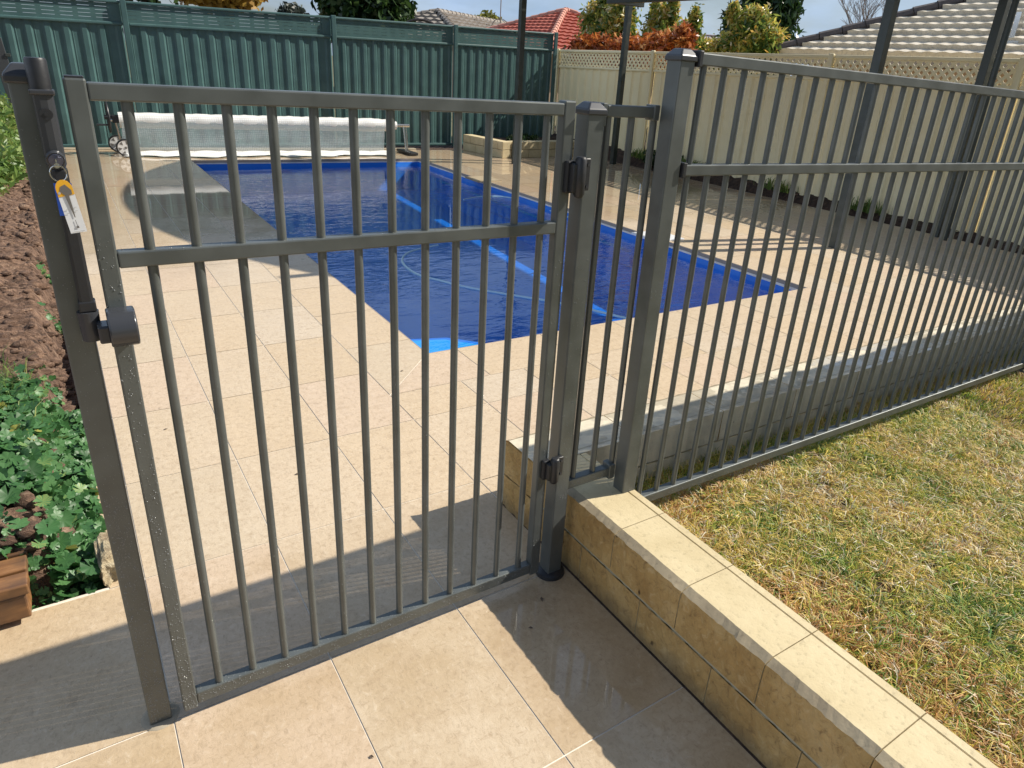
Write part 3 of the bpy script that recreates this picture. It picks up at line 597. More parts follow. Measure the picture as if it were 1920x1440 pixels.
def drops():
    r = np.random.default_rng(77); V = []; F = []
    def put(c, n, rad_, stretch=1.3):
        n = Vector(n).normalized(); u = Vector((0, 0, 1)) if abs(n.z) < .9 else Vector((1, 0, 0)); w = n.cross(u).normalized(); u = w.cross(n).normalized(); c = Vector(c); o = len(V)
        for h_, s_ in ((0, 1), (.45, .8), (.72, .42)):
            for k in range(6): t = pi*k/3; V.append(tuple(c+n*(rad_*h_)+(w*cos(t)+u*sin(t)*stretch)*rad_*s_))
        for a_ in (0, 1):
            for k in range(6): F.append((o+a_*6+k, o+a_*6+(k+1) % 6, o+a_*6+6+(k+1) % 6, o+a_*6+6+k))
        F.append((o+12, o+13, o+14, o+15)); F.append((o+15, o+16, o+17, o+12))
    def zlow(z0, z1, p=1.7): return z0+(z1-z0)*r.random()**p
    R1 = lambda: .00035+.0008*r.random()**2.5
    for i in range(1300): put((r.uniform(.010, .044), .0079, zlow(.01, .55, 1.2)), (0, -1, 0), R1())
    for i in range(300): put((r.uniform(.010, .044), .0079, r.uniform(.5, 1.15)), (0, -1, 0), R1()*.8)
    for i in range(600): put((r.uniform(.070, .0945), -.0126, zlow(.03, 1.0, 1.6)), (0, -1, 0), R1())
    for i in range(1000): put((r.uniform(.10, .90), -.0121, r.uniform(.036, .061)), (0, -1, 0), R1())
    for i in range(800): put((r.uniform(.10, .90), r.uniform(-.011, .011), .0626), (0, 0, 1), R1(), 1)
    for i in range(260): put((r.uniform(.10, .90), r.uniform(-.011, .011), .9757), (0, 0, 1), R1(), 1)
    for i in range(160): put((r.uniform(.906, .930), -.0126, zlow(.03, .9, 1.5)), (0, -1, 0), R1())
    for i in range(400): put((r.uniform(.960, .999), -.0211, zlow(.25, .9, 1.8)), (0, -1, 0), R1()*.9)
    for i in range(300): put((r.uniform(1.16, 1.199), -.0601, zlow(.24, .9, 1.8)), (0, -1, 0), R1()*.9)
    for i in range(260): put((r.uniform(1.01, 1.13), -.0121, r.uniform(.27, .292)), (0, -1, 0), R1())
    for i in range(260): put((1.23+1.6*r.random()**1.4, -.0636, r.uniform(.179, .200)), (0, -1, 0), R1())
    for k in range(12):
        x = .1407+.0664*k
        for i in range(46): a_ = r.uniform(-2.6, -.4); put((x+.0078*cos(a_), .0078*sin(a_), zlow(.07, .75, 1.5)), (cos(a_), sin(a_), 0), R1()*.8)
    return V, F
V, F = drops(); m = NT('rain_drop'); m.col((.24, .25, .25)); m.rough(.09); m.b.inputs['Specular IOR Level'].default_value = .8
tag(npmesh('raindrops', V, F, m.m, None, None, True), 'tiny beads of rain clinging to the gate and fence metal', 'raindrops', kind='stuff')
# ------------------------------------------------------------------ narrow infill panel
ip = empty('bar_fence', 'narrow metal bar panel between the hinge post and the tallest post', 'fence panel', 'metal bar pool fence panels')
for z0, z1, xa in ((1.1905, 1.2145, 1.014), (.268, .2945, 1.001)):
    g = MB(); g.box(xa, 1.158, -.012, .012, z0, z1); g.build('rail', M['metal'], ip, bevel=.0025)
g = MB(); g.box(1.0015, 1.0135, -.0125, .0125, 1.172, 1.218); g.build('rail_bracket', M['metal'], ip, bevel=.002)
g = MB(); g.box(1.142, 1.1575, -.017, .014, 1.186, 1.2185); g.build('rail_bracket', M['metal'], ip, bevel=.002)
g = MB(); g.box(1.139, 1.1578, -.0605+.043, -.0165+.032, .262, .305); g.build('rail_bracket', M['metal'], ip, bevel=.002)
for k in range(3):
    x = 1.0265+.0655*k; g = MB(); g.tube([(x, 0, .292), (x, 0, 1.192)], .0078, 16); g.build('bar', M['metal'], ip, smooth=True)
# ------------------------------------------------------------------ long panel
fp = empty('bar_fence', 'long taller metal bar panel running along the edge of the lawn', 'fence panel', 'metal bar pool fence panels', (1.2, -.051, .75))
def loc(x, y, z): return (x-1.2, y+.051, z-.75)
def lbox(x0, x1, y0, y1, z0, z1): g = MB(); g.box(x0-1.2, x1-1.2, y0+.051, y1+.051, z0-.75, z1-.75); return g
XE = 3.60
lbox(1.204, XE, -.0635, -.0385, 1.304, 1.329).build('rail', M['metal'], fp, bevel=.0025)
lbox(1.204, XE, -.0635, -.0385, 1.073, 1.098).build('rail', M['metal'], fp, bevel=.0025)
lbox(1.216, XE, -.0635, -.0385, .176, .2025).build('rail', M['metal'], fp, bevel=.0025)
lbox(1.2015, 1.213, -.066, -.036, 1.300, 1.333).build('rail_bracket', M['black'], fp, bevel=.002)
lbox(1.2015, 1.213, -.066, -.036, 1.069, 1.103).build('rail_bracket', M['black'], fp, bevel=.002)
for k in range(36):
    x = 1.2318+.0661*k
    if x > XE-.02: break
    g = MB(); g.tube([loc(x, -.051, .200), loc(x, -.051, 1.306)], .0074, 14); g.build('bar', M['metal'], fp, smooth=True)
fp.rotation_euler = (0, rad(.45), 0)
fq = empty('bar_fence', 'next metal bar panel beyond the far right post, mostly out of view', 'fence panel', 'metal bar pool fence panels')
for z0, z1 in ((1.304, 1.329), (1.073, 1.098), (.150, .1765)):
    g = MB(); g.box(XE+.045, 6.0, -.0635, -.0385, z0-.02, z1-.02); g.build('rail', M['metal'], fq, bevel=.0025)
for k in range(35):
    x = XE+.085+.0661*k; g = MB(); g.tube([(x, -.051, .15), (x, -.051, 1.286)], .0080, 10); g.build('bar', M['metal'], fq, smooth=True)
post('fence_post', 'square post at the far right end of the long fence panel', XE, XE+.043, -.072, -.029, -.1, 1.335, GP)
# ================================================================== COLORBOND FENCES
def gy(x): return 9.05+.0640*(x+1)
def ribs(g, p0, p1, z0a, z0b, z1a, z1b, n, depth=.03, d=1):
    """corrugated sheet from p0 to p1 with n ribs; z0/z1 at both ends"""
    p0 = Vector(p0); p1 = Vector(p1); L = (p1-p0).length; u = (p1-p0)/L; nrm = Vector((u.y, -u.x))*d
    prof = []
    for k in range(n):
        a = k/n; w = 1/n
        prof += [(a, 0), (a+w*.08, .2), (a+w*.12, 0), (a+w*.5, 0), (a+w*.62, 1), (a+w*.88, 1)]
    prof.append((1, 0)); vs = []
    for s, h in prof:
        q = p0+u*(L*s)+nrm*(depth*h); vs += [(q.x, q.y, z0a+(z0b-z0a)*s), (q.x, q.y, z1a+(z1b-z1a)*s)]
    g.add(vs, [(2*i, 2*i+2, 2*i+3, 2*i+1) for i in range(len(prof)-1)])
def railbar(g, p0, p1, za, zb, w, h, off=0):
    p0 = Vector(p0); p1 = Vector(p1); u = (p1-p0).normalized(); n = Vector((u.y, -u.x)); 
    a = p0+n*(off-w/2); b = p1+n*(off-w/2); c = p1+n*(off+w/2); d = p0+n*(off+w/2)
    g.add([(a.x, a.y, za), (b.x, b.y, zb), (c.x, c.y, zb), (d.x, d.y, za), (a.x, a.y, za+h), (b.x, b.y, zb+h), (c.x, c.y, zb+h), (d.x, d.y, za+h)],
          [(0, 3, 2, 1), (4, 5, 6, 7), (0, 1, 5, 4), (1, 2, 6, 5), (2, 3, 7, 6), (3, 0, 4, 7)])
gf = empty('green_fence', 'tall dark green corrugated steel fence with slatted top behind the pool', 'fence')
gxs = [-3.0, -1.4, .975, 3.52, 5.475, 7.45]; gn = [8, 12, 13, 13, 12, 12]
for i in range(5):
    xa, xb = gxs[i]+.03, gxs[i+1]-.03; p0, p1 = (xa, gy(xa)), (xb, gy(xb)); zr = lambda x: 1.385+.0245*x; zt = lambda x: 1.635+.028*x
    g = MB(); ribs(g, p0, p1, .03, .03, zr(xa), zr(xb), gn[i+1] if i else 8, .017); g.build('corrugated_sheet', M['green'], gf)
    g = MB(); railbar(g, p0, p1, zr(xa)-.01, zr(xb)-.01, .05, .035, .014); g.build('mid_rail', M['green'], gf, bevel=.01)
    g = MB(); railbar(g, p0, p1, zt(xa)-.03, zt(xb)-.03, .05, .032, .014); g.build('top_rail', M['green'], gf, bevel=.01)
    g = MB(); railbar(g, p0, p1, .012, .012, .045, .04, .014); g.build('bottom_rail', M['green'], gf, bevel=.008)
    # slotted topper: strips with short bridges
    g = MB(); N = 4; Lp = xb-xa
    for k in range(N+1):
        fa = (k+.02)/(N+1); fb = (k+.965)/(N+1); za = zr(xa)+.025+(zt(xa)-zr(xa)-.055)*fa; zb = zr(xb)+.025+(zt(xb)-zr(xb)-.055)*fa
        ha = (zt(xa)-zr(xa)-.055)*(fb-fa); railbar(g, p0, p1, za, zb, .004, ha, .010)
    for q in np.arange(.04, 1, .075):
        x_ = xa+Lp*q; railbar(g, (x_, gy(x_)), (x_+.052, gy(x_+.052)), zr(x_)+.02, zr(x_)+.02, .0036, zt(x_)-zr(x_)-.04, .0103)
    railbar(g, (xb-.13, gy(xb-.13)), (xb, gy(xb)), zr(xb)+.02, zr(xb)+.02, .003, zt(xb)-zr(xb)-.04, .016)
    g.build('slotted_topper', M['green'], gf)
for x in gxs[1:]:
    g = MB(); g.box(x-.03, x+.03, gy(x)-.075, gy(x)-.035, .0, 1.65+.028*x); g.build('fence_upright', M['green'], gf, bevel=.006)
# side fence glimpsed at the far left
sf = empty('side_fence', 'dark shaded steel fence end standing at the left edge beyond the weeds', 'fence')
g = MB(); ribs(g, (-.335, 8.4), (-.235, 4.6), .1, .1, 1.02, 1.02, 20, .03, -1); g.build('corrugated_sheet', M['green'], sf) if False else None
g = MB(); g.add([(-.245, 8.6, .05), (-.135, 8.6, .05), (-.24, 8.6, 1.18), (-.36, 8.6, 1.18), (-.245, 8.66, .05), (-.135, 8.66, .05), (-.24, 8.66, 1.18), (-.36, 8.66, 1.18)], [(0, 1, 2, 3), (7, 6, 5, 4), (0, 4, 5, 1), (1, 5, 6, 2), (2, 6, 7, 3), (3, 7, 4, 0)]); g.build('end_sheet', M['roofsheet'], sf, bevel=.004)
for z in (.35, .7, 1.0):
    g = MB(); xx = -.135-(z-.05)*.095; g.box(xx-.01, xx+.035, 8.59, 8.65, z, z+.03); g.build('end_clip', M['greyleaf'] if False else M['metal_far'], sf, bevel=.003)
# cream fence
cf = empty('cream_fence', 'cream corrugated steel fence with diamond lattice top on the right', 'fence')
CXF = 7.6; cys = [9.60, 7.15, 4.13, 2.1, .05, -2.2]; cn = [12, 14, 10, 10, 11]
zcr = lambda y: 1.43-.0115*y; zct = lambda y: 1.685-.009*y; zcb = lambda y: -.05+.021*y
for i in range(5):
    ya, yb = cys[i]-.03, cys[i+1]+.03; p0, p1 = (CXF, ya), (CXF, yb)
    g = MB(); ribs(g, p0, p1, zcb(ya)+.02, zcb(yb)+.02, zcr(ya), zcr(yb), cn[i], .024); g.build('corrugated_sheet', M['cream'], cf)
    g = MB(); railbar(g, p0, p1, zcr(ya)-.01, zcr(yb)-.01, .05, .036, .012); g.build('mid_rail', M['cream'], cf, bevel=.012)
    g = MB(); railbar(g, p0, p1, zct(ya)-.04, zct(yb)-.04, .05, .04, .012); g.build('top_rail', M['cream'], cf, bevel=.012)
    g = MB(); railbar(g, p0, p1, zcb(ya), zcb(yb), .05, .04, .012); g.build('bottom_rail', M['cream'], cf, bevel=.01)
    # lattice sheet: diagonal strips
    g = MB(); L = ya-yb; pitch = .088; wdt = .043
    for sgn in (-1, 1):
        for c0 in np.arange(-.4, L+.4, pitch):
            pts = []
            def clipline(c0):
                # line: s = c0 + sgn*(z) , z in [0,h]
                h = zct(ya)-zcr(ya)-.06; s0, s1 = c0, c0+sgn*h; z0_, z1_ = 0, h
                if s0 < 0 and s1 < 0 or s0 > L and s1 > L: return None
                def at(s): return (s-c0)/sgn
                lo_z, hi_z = sorted((at(0), at(L))); z0_ = max(0, lo_z); z1_ = min(h, hi_z)
                return (z0_, z1_) if z1_-z0_ > .01 else None
            r_ = clipline(c0)
            if not r_: continue
            z0_, z1_ = r_; sa, sb = c0+sgn*z0_, c0+sgn*z1_; ya_, yb_ = ya-sa, ya-sb; zb_ = zcr((ya_+yb_)/2)+.022
            hw = wdt*.5*1.0; xo = CXF-.012-.0015*sgn
            g.add([(xo, ya_-hw, zb_+z0_), (xo, ya_+hw, zb_+z0_), (xo, yb_+hw, zb_+z1_), (xo, yb_-hw, zb_+z1_), (xo-.002, ya_-hw, zb_+z0_), (xo-.002, ya_+hw, zb_+z0_), (xo-.002, yb_+hw, zb_+z1_), (xo-.002, yb_-hw, zb_+z1_)],
                  [(0, 1, 2, 3), (7, 6, 5, 4), (0, 4, 5, 1), (2, 6, 7, 3), (1, 5, 6, 2), (3, 7, 4, 0)])
    for e in (ya-.0, yb+.035): railbar(g, (CXF, e), (CXF, e-.035), zcr(e)+.02, zcr(e)+.02, .003, .2, .012)
    g.build('lattice', M['cream'], cf)
for y in cys:
    g = MB(); g.box(CXF-.062, CXF-.018, y-.03, y+.03, zcb(y)-.1, zct(y)+.012); g.build('fence_upright', M['cream'], cf, bevel=.01)
# ================================================================== PERGOLA
pg = empty('pergola', 'dark grey steel pergola standing on four posts right of the pool', 'pergola')
for x, y in ((5.44, 7.44), (7.13, 7.30), (5.60, 2.30), (7.22, 2.25)):
    g = MB(); g.box(x-.038, x+.038, y-.038, y+.038, 0, 2.43); g.build('pergola_post', M['metal_far'], pg, bevel=.004)
g = MB(); g.tube([(7.13, 2.12, .0), (7.13, 2.12, 2.3)], .03, 14); g.build('downpipe', M['metal_far'], pg, smooth=True)
g = MB(); g.box(6.70, 7.17, 7.02, 7.10, 2.155, 2.25); g.build('post_bracket', M['metal_far'], pg, bevel=.003)
g = MB(); g.box(6.62, 6.70, 1.6, 7.18, 2.15, 2.26); g.build('beam', M['metal_far'], pg, bevel=.004)
g = MB(); g.box(5.40, 5.48, 1.6, 7.6, 2.362, 2.43); g.build('beam', M['metal_far'], pg, bevel=.004)
for y in (2.3, 4.0, 5.7, 7.3): g = MB(); g.box(4.0, 6.9, y-.03, y+.03, 2.432, 2.47); g.build('rafter', M['metal_far'], pg, bevel=.003)
h_ = 2.48; cxr, cyr, rr_ = 4.782+1.2*h_, 5.552-.3*h_, 4.291; xr = 4.04+1.2*h_
pl_ = []
ymin, ymax = .95, 7.98-.3*h_
for y in np.linspace(ymin, ymax, 60): pl_.append((cxr-math.sqrt(rr_**2-(y-cyr)**2), y))
pl_ += [(xr, ymax), (xr, ymin)]
pl_ = [p for p in pl_ if p[0] <= xr+1e-6]
g = MB(); g.prism(pl_[::-1], h_, h_+.05); g.build('curved_roof', M['roofsheet'], pg)
# ================================================================== POOL BLANKET ROLLER
ro = empty('pool_cover_roller', 'white bubble pool blanket rolled on a wheeled stainless steel reel by the green fence', 'pool roller')
ry, rz = 8.58, .385
g = MB(); g.tube([(.62, ry, rz), (4.32, ry, rz)], .022, 16); g.build('axle', M['steel'], ro, smooth=True)
pr = []; rl = []
for i, x in enumerate(np.linspace(.70, 3.97, 60)): pr.append((x, ry, rz)); rl.append(.088+.003*sin(i*1.3)+.002*sin(i*3.1)-(.01 if i > 57 else 0))
g = MB(); g.tube(pr, rl, 32); g.tube([(3.97, ry, rz), (4.12, ry, rz)], [.06, .055], 24); bk = g.build('rolled_blanket', M['blanket'], ro, smooth=True)
nx, nz_ = 80, 16; V = []
for j in range(nz_):
    for i in range(nx):
        x = .72+(3.92-.72)*i/(nx-1); t = j/(nz_-1); V.append((x-.04*t, ry-.086-.03*t+.012*sin(x*4+t*3)*t, rz*(1-t)+.03*t))
F = [(j*nx+i, j*nx+i+1, (j+1)*nx+i+1, (j+1)*nx+i) for j in range(nz_-1) for i in range(nx-1)]
g = MB(); g.add(V, F); g.build('hanging_sheet', M['clear'], ro, smooth=True)
V = []; nj = 14
for j in range(nj):
    for i in range(nx):
        x = .70+(3.95-.70)*i/(nx-1); t = j/(nj-1); V.append((x+.03*sin(j), ry-.116-t*(.20+.06*sin(x*5)+.04*sin(x*13)), .034*(1-t)**2+.012+.012*abs(sin(x*11+t*7))*(1-t*.5)))
g = MB(); g.add(V, [(j*nx+i, j*nx+i+1, (j+1)*nx+i+1, (j+1)*nx+i) for j in range(nj-1) for i in range(nx-1)]); g.build('trailing_sheet', M['blanket'], ro, smooth=True)
def wheel(x, y, r=.098):
    g = MB(); g.tube([(x, y-.014, r), (x, y+.014, r)], r*.86, 28); w = g.build('wheel', M['white'], ro, smooth=True)
    g = MB(); n = 32; vs = []
    for rr2, yy in ((r*.84, y-.017), (r, y-.015), (r, y+.015), (r*.84, y+.017)): vs += [(x+rr2*cos(2*pi*k/n), yy, r+rr2*sin(2*pi*k/n)) for k in range(n)]
    g.add(vs, [(a*n+k, a*n+(k+1) % n, (a+1)*n+(k+1) % n, (a+1)*n+k) for a in range(3) for k in range(n)]); g.build('tyre', M['black'], w, smooth=True)
    g = MB()
    for k in range(6):
        a = 2*pi*k/6+.2; dd = Vector((cos(a), 0, sin(a))); e = Vector((-sin(a), 0, cos(a))); c0 = Vector((x, y-.0155, r))
        g.add([tuple(c0+dd*r*.36), tuple(c0+dd*r*.74+e*r*.2), tuple(c0+dd*r*.74-e*r*.2)], [(0, 1, 2)])
    g.tube([(x, y-.018, r), (x, y-.0145, r)], r*.14, 12); g.build('wheel_cutouts', M['print'], w)
wheel(.715, 8.40); wheel(.665, 8.80)
g = MB(); g.tube([(.665, ry, rz+.02), (.69, ry-.0, .16), (.70, 8.42, .10)], .014, 12); g.tube([(.69, ry, .16), (.665, 8.78, .10)], .014, 12); g.build('wheel_leg', M['steel'], ro, smooth=True)
g = MB(); g.box(.635, .70, ry-.035, ry+.035, rz-.03, rz+.055); g.build('bearing_block', M['black'], ro, bevel=.006)
n = 36; hc = Vector((.60, ry, rz+.03)); R_ = .165
g = MB(); g.tube([(hc.x, hc.y+R_*cos(2*pi*k/n), hc.z+R_*sin(2*pi*k/n)) for k in range(n+1)], .011, 8, False)
for k in range(4): g.tube([tuple(hc), (hc.x, hc.y+R_*cos(pi/2*k+.4), hc.z+R_*sin(pi/2*k+.4))], .009, 8)
g.tube([(.56, ry, rz+.03), (.66, ry, rz+.03)], .025, 16); hw = g.build('hand_wheel', M['black'], ro, smooth=True)
g = MB(); g.tube([(.585, ry-.10, rz-.045), (.47, ry-.10, rz-.045)], .011, 10); g.build('crank_grip', M['black'], hw, smooth=True)
g = MB(); g.tube([(4.23, ry, rz+.02), (4.25, ry-.05, .04)], .014, 12); g.tube([(4.27, ry, rz), (4.29, ry-.02, .04)], .010, 12); g.build('end_leg', M['steel'], ro, smooth=True)
g = MB(); g.box(4.21, 4.33, 8.28, 8.80, .006, .045); g.build('end_foot', M['black'], ro, bevel=.008)
# ================================================================== SMALL THINGS LEFT
tb = empty('timber_block', 'wet orange brown slatted timber block lying in the weeds at the left edge', 'timber block')
g = MB(); ys_ = [.44, .505, .575, .645, .715, .775]
for i in range(5): g.box(-.62, -.178+random.uniform(-.003, .003), ys_[i]+.004, ys_[i+1]-.006, .086, .112)
g.build('slats', M['timber'], tb, bevel=.003)
g = MB(); g.box(-.62, -.185, .448, .768, .018, .085); g.build('bearer', M['timber'], tb, bevel=.004)
def lump(name, c, r, mat, label, cat, seed=0, sub=3, amp=.25, sc_=(1, 1, 1), parent=None):
    bm = bmesh.new(); bmesh.ops.create_icosphere(bm, subdivisions=sub, radius=1); rg = np.random.default_rng(seed); K = rg.normal(size=(8, 3))*2.2; ph = rg.uniform(0, 6, 8)
    for v in bm.verts:
        p = np.array(v.co); q = np.sign(p)*np.abs(p)**.6; s = 1+amp*sum(np.sin(K[k]@p*(1+k*.5)+ph[k])/(1.5+k*.6) for k in range(8))*.5; v.co = Vector(c)+Vector(q*s*r*np.array(sc_))
    me = bpy.data.meshes.new(name); bm.to_mesh(me); bm.free(); me.materials.append(mat); o = bpy.data.objects.new(name, me); COL.objects.link(o)
    if parent: o.parent = parent
    return tag(o, label, cat)
lump('rubble_block', (-.018, .575, .03), 1, M['rubble'], 'crumbling cream concrete lump at the foot of the left gate post', 'rubble', 3, 4, .22, (.030, .075, .045))
# leaf litter
# ================================================================== LEFT PLANTS
def mallow(n, seed, region, rmin, rmax, zlift, name, label=None):
    r = np.random.default_rng(seed); V = []; F = []; R = []
    K = 29
    for i in range(n):
        x, y = region(r); x = min(x, -.02); z = float(bankz(np.array(x), np.array(y)))+zlift*(.15+.85*r.random()); rad_ = rmin+(rmax-rmin)*r.random()**1.8
        tilt = r.normal(size=2)*.55; a0 = r.random()*6.28; nrm = Vector((tilt[0]+.15, tilt[1]-.25, 1)).normalized(); u = nrm.orthogonal().normalized(); v = nrm.cross(u)
        cr_ = 1 if r.random() < .015 else min(.92, .45+r.normal()*.24)
        c0 = Vector((x, y, z)); o = len(V); cup = r.uniform(-.25, .35); V.append(tuple(c0-nrm*rad_*.12))
        for k in range(K):
            f_ = k/(K-1); t = a0+.22+5.84*f_; lobe = abs(math.cos(f_*pi*6)); rr2 = rad_*(.80+.20*lobe)*(1+.06*(-1)**k*.6+.03*r.normal())
            V.append(tuple(c0+(u*cos(t)+v*sin(t))*rr2+nrm*rad_*(.13*(lobe-.5)+cup*.5)))
        for k in range(K-1): F.append((o, o+1+k, o+2+k)); R.append(float(np.clip(cr_+.07*math.cos(k*pi/2.33*2)+r.normal()*.02, 0, 1 if cr_ == 1 else .94)))
    o = npmesh(name, V, F, M['mallow'], R); return o
def reg1(r):
    y = .52+1.0*r.random()**1.1; x = -.03-.40*r.random()**1.2
    while (x < -.13 and y < .80 and r.random() < .93): y = .52+1.0*r.random(); x = -.03-.40*r.random()
    return x, y
tag(mallow(3000, 1, reg1, .009, .029, .085, 'mallow_patch'), 'patch of low round lobed green weeds beside the left gate post', 'weeds', kind='stuff')
def reg2(r): return -.06-.16*r.random(), .50+.12*r.random()
tag(mallow(160, 5, reg2, .006, .014, .03, 'creeping_weed'), 'small leaved creeping weed at the edge of the left paving', 'weeds', kind='stuff')
def reg3(r):
    c = [(-.10, 1.62), (-.13, 1.72), (-.075, 1.45), (-.09, 2.6), (-.11, 3.4), (-.12, 1.3)][r.integers(6)]; return c[0]+r.normal()*.022, c[1]+r.normal()*.06
tag(mallow(170, 8, reg3, .008, .02, .03, 'scattered_weed'), 'scattered small green weeds on the bare red soil bank', 'weeds', kind='stuff')
def clods(n, seed, region, name, label, mat, smin, smax):
    bm = bmesh.new(); bmesh.ops.create_icosphere(bm, subdivisions=2, radius=1); bv = np.array([v.co[:] for v in bm.verts]); bf = np.array([[v.index for v in f.verts] for f in bm.faces]); bm.free()
    r = np.random.default_rng(seed); V = []; F = []
    for i in range(n):
        x, y = region(r); sc3 = (smin+(smax-smin)*r.random()**2.5)*np.array([r.uniform(.8, 1.4), r.uniform(.5, 1.0), r.uniform(.4, .8)]); K_ = r.normal(size=(4, 3))*2.5; d = 1+.22*sum(np.sin(bv@K_[k]+k) for k in range(4))*.5
        p = bv*d[:, None]*sc3; a = r.random()*.8-.4; p = np.stack([p[:, 0]*cos(a)-p[:, 1]*sin(a), p[:, 0]*sin(a)+p[:, 1]*cos(a), p[:, 2]], 1); V.append(p+np.array([x, y, float(bankz(np.array(x), np.array(y)))+sc3[2]*.3])); F.append(bf+i*len(bv))
    return tag(npmesh(name, np.concatenate(V), np.concatenate(F), mat, None), label, 'soil', kind='stuff')
clods(1300, 90, lambda r: (-.075-.42*r.random()**1.3, .6+5.5*r.random()**1.3), 'soil_clods', 'rough red brown soil clods on the bank beside the deck', M['soil'], .006, .034)
clods(260, 91, lambda r: (-.045-.05*r.random(), .55+3*r.random()), 'soil_crumbs', 'small soil crumbs in the gutter along the deck edge', M['soil'], .003, .010)
def blades(n, fn, zf, hmin, hmax, w, seed, mat, name, lean=.6, colfn=None, coh=0.):
    r = np.random.default_rng(seed); x, y = fn(r, n); z = zf(x, y); h = hmin+(hmax-hmin)*r.random(n); a = r.random(n)*2*pi; le = lean*(.3+r.random(n))
    a = np.where(r.random(n) < coh, 2.6*hnoise(x*11+1, y*11, seed+100)+2.2*hnoise(x*3, y*3+2, seed+101), a); dx, dy = np.cos(a)*le*h, np.sin(a)*le*h; px_, py_ = -np.sin(a), np.cos(a); ww = w*(.6+.8*r.random(n)); b0 = r.random(n)*pi; wx_, wy_ = np.cos(b0)*ww, np.sin(b0)*ww
    p0 = np.stack([x, y, z-.004], 1); mid = p0+np.stack([dx*.35, dy*.35, h*.62], 1); tip = p0+np.stack([dx, dy, h*(1-.35*le/lean)], 1)
    wv = np.stack([wx_, wy_, 0*wx_], 1); V = np.stack([p0-wv, p0+wv, mid+wv*.75, mid-wv*.75, tip], 1).reshape(-1, 3)
    i = np.arange(n)*5; F = np.concatenate([np.stack([i, i+1, i+2, i+3], 1), np.stack([i+3, i+2, i+4, i+4], 1)])
    c = colfn(x, y, r) if colfn else r.random(n); 
    # tris as separate mesh loops are awkward: use degenerate-free quads
    V2 = V.reshape(-1, 5, 3); t2 = V2[:, 4]+wv*.08; V3 = np.concatenate([V2, t2[:, None]], 1).reshape(-1, 3); i = np.arange(n)*6
    F = np.concatenate([np.stack([i, i+1, i+2, i+3], 1), np.stack([i+3, i+2, i+5, i+4], 1)]); return npmesh(name, V3, F, mat, np.concatenate([c, c]))
bz = lambda x, y: bankz(x, y)
tag(blades(900, lambda r, n: (-.30+.07*r.normal(size=n), 1.42+.12*r.normal(size=n)), bz, .05, .14, .0018, 21, M['weed'], 'grass_tuft', .9), 'long bladed green grass tuft above the round leaved weeds', 'grass', kind='stuff')
tag(blades(500, lambda r, n: (-.14+.05*r.normal(size=n), 1.30+.10*r.normal(size=n)), bz, .03, .07, .0014, 22, M['weed'], 'grass_tuft', .9), 'short pale grass on the lower edge of the soil bank', 'grass', kind='stuff')
V, F, R = leaves(5200, [(-.42, 7.2, .3), (-.34, 6.0, .25), (-.5, 5.4, .22), (-.42, 8.2, .4), (-.30, 6.9, .18)], [(.18, .9, .2), (.14, .6, .15), (.2, .5, .14), (.2, .5, .25), (.1, .7, .12)], .045, 31, .3)
tag(npmesh('weed_bush', V, F, M['weed'], R), 'bright green bushy weeds at the left edge below the green fence', 'bush')
# ================================================================== LAWN
def lawnz(x, y): return .125-.075*sstep(-.12, .13, y)+.012*hnoise(x*6, y*6, 12)+.005*hnoise(x*22, y*22, 13)+.02*sstep(-.3, -1.5, y)
grid('lawn', 1.19, 8.9, -3.2, .170, 10, 10, lawnz, M['thatch'], xs=np.concatenate([np.linspace(1.19, 4.2, 200), np.linspace(4.25, 8.9, 50)]), ys=np.linspace(-3.2, .170, 180))
def lawncol(x, y, r):
    pat = hnoise(x*5+3, y*5, 15); pat2 = hnoise(x*13, y*13, 16); t = .46-.24*pat-.20*pat2+r.normal(size=len(x))*.22
    g_ = r.random(len(x)); t = np.where(g_ < .10, .95, t); t = np.where((g_ > .88) & (pat < .1), .87, t); return np.clip(t, 0, 1)
def lawnpos(x0, x1, y0, y1):
    def f(r, n):
        x = x0+(x1-x0)*r.random(n); y = y0+(y1-y0)*r.random(n); k = hnoise(x*8, y*8, 17)*.5+hnoise(x*25, y*25, 18)*.5
        mv = (k < -.18) & (r.random(n) < .8); x = np.where(mv, x+.05*r.normal(size=n), x); return np.clip(x, 1.205, 9), y
    return f
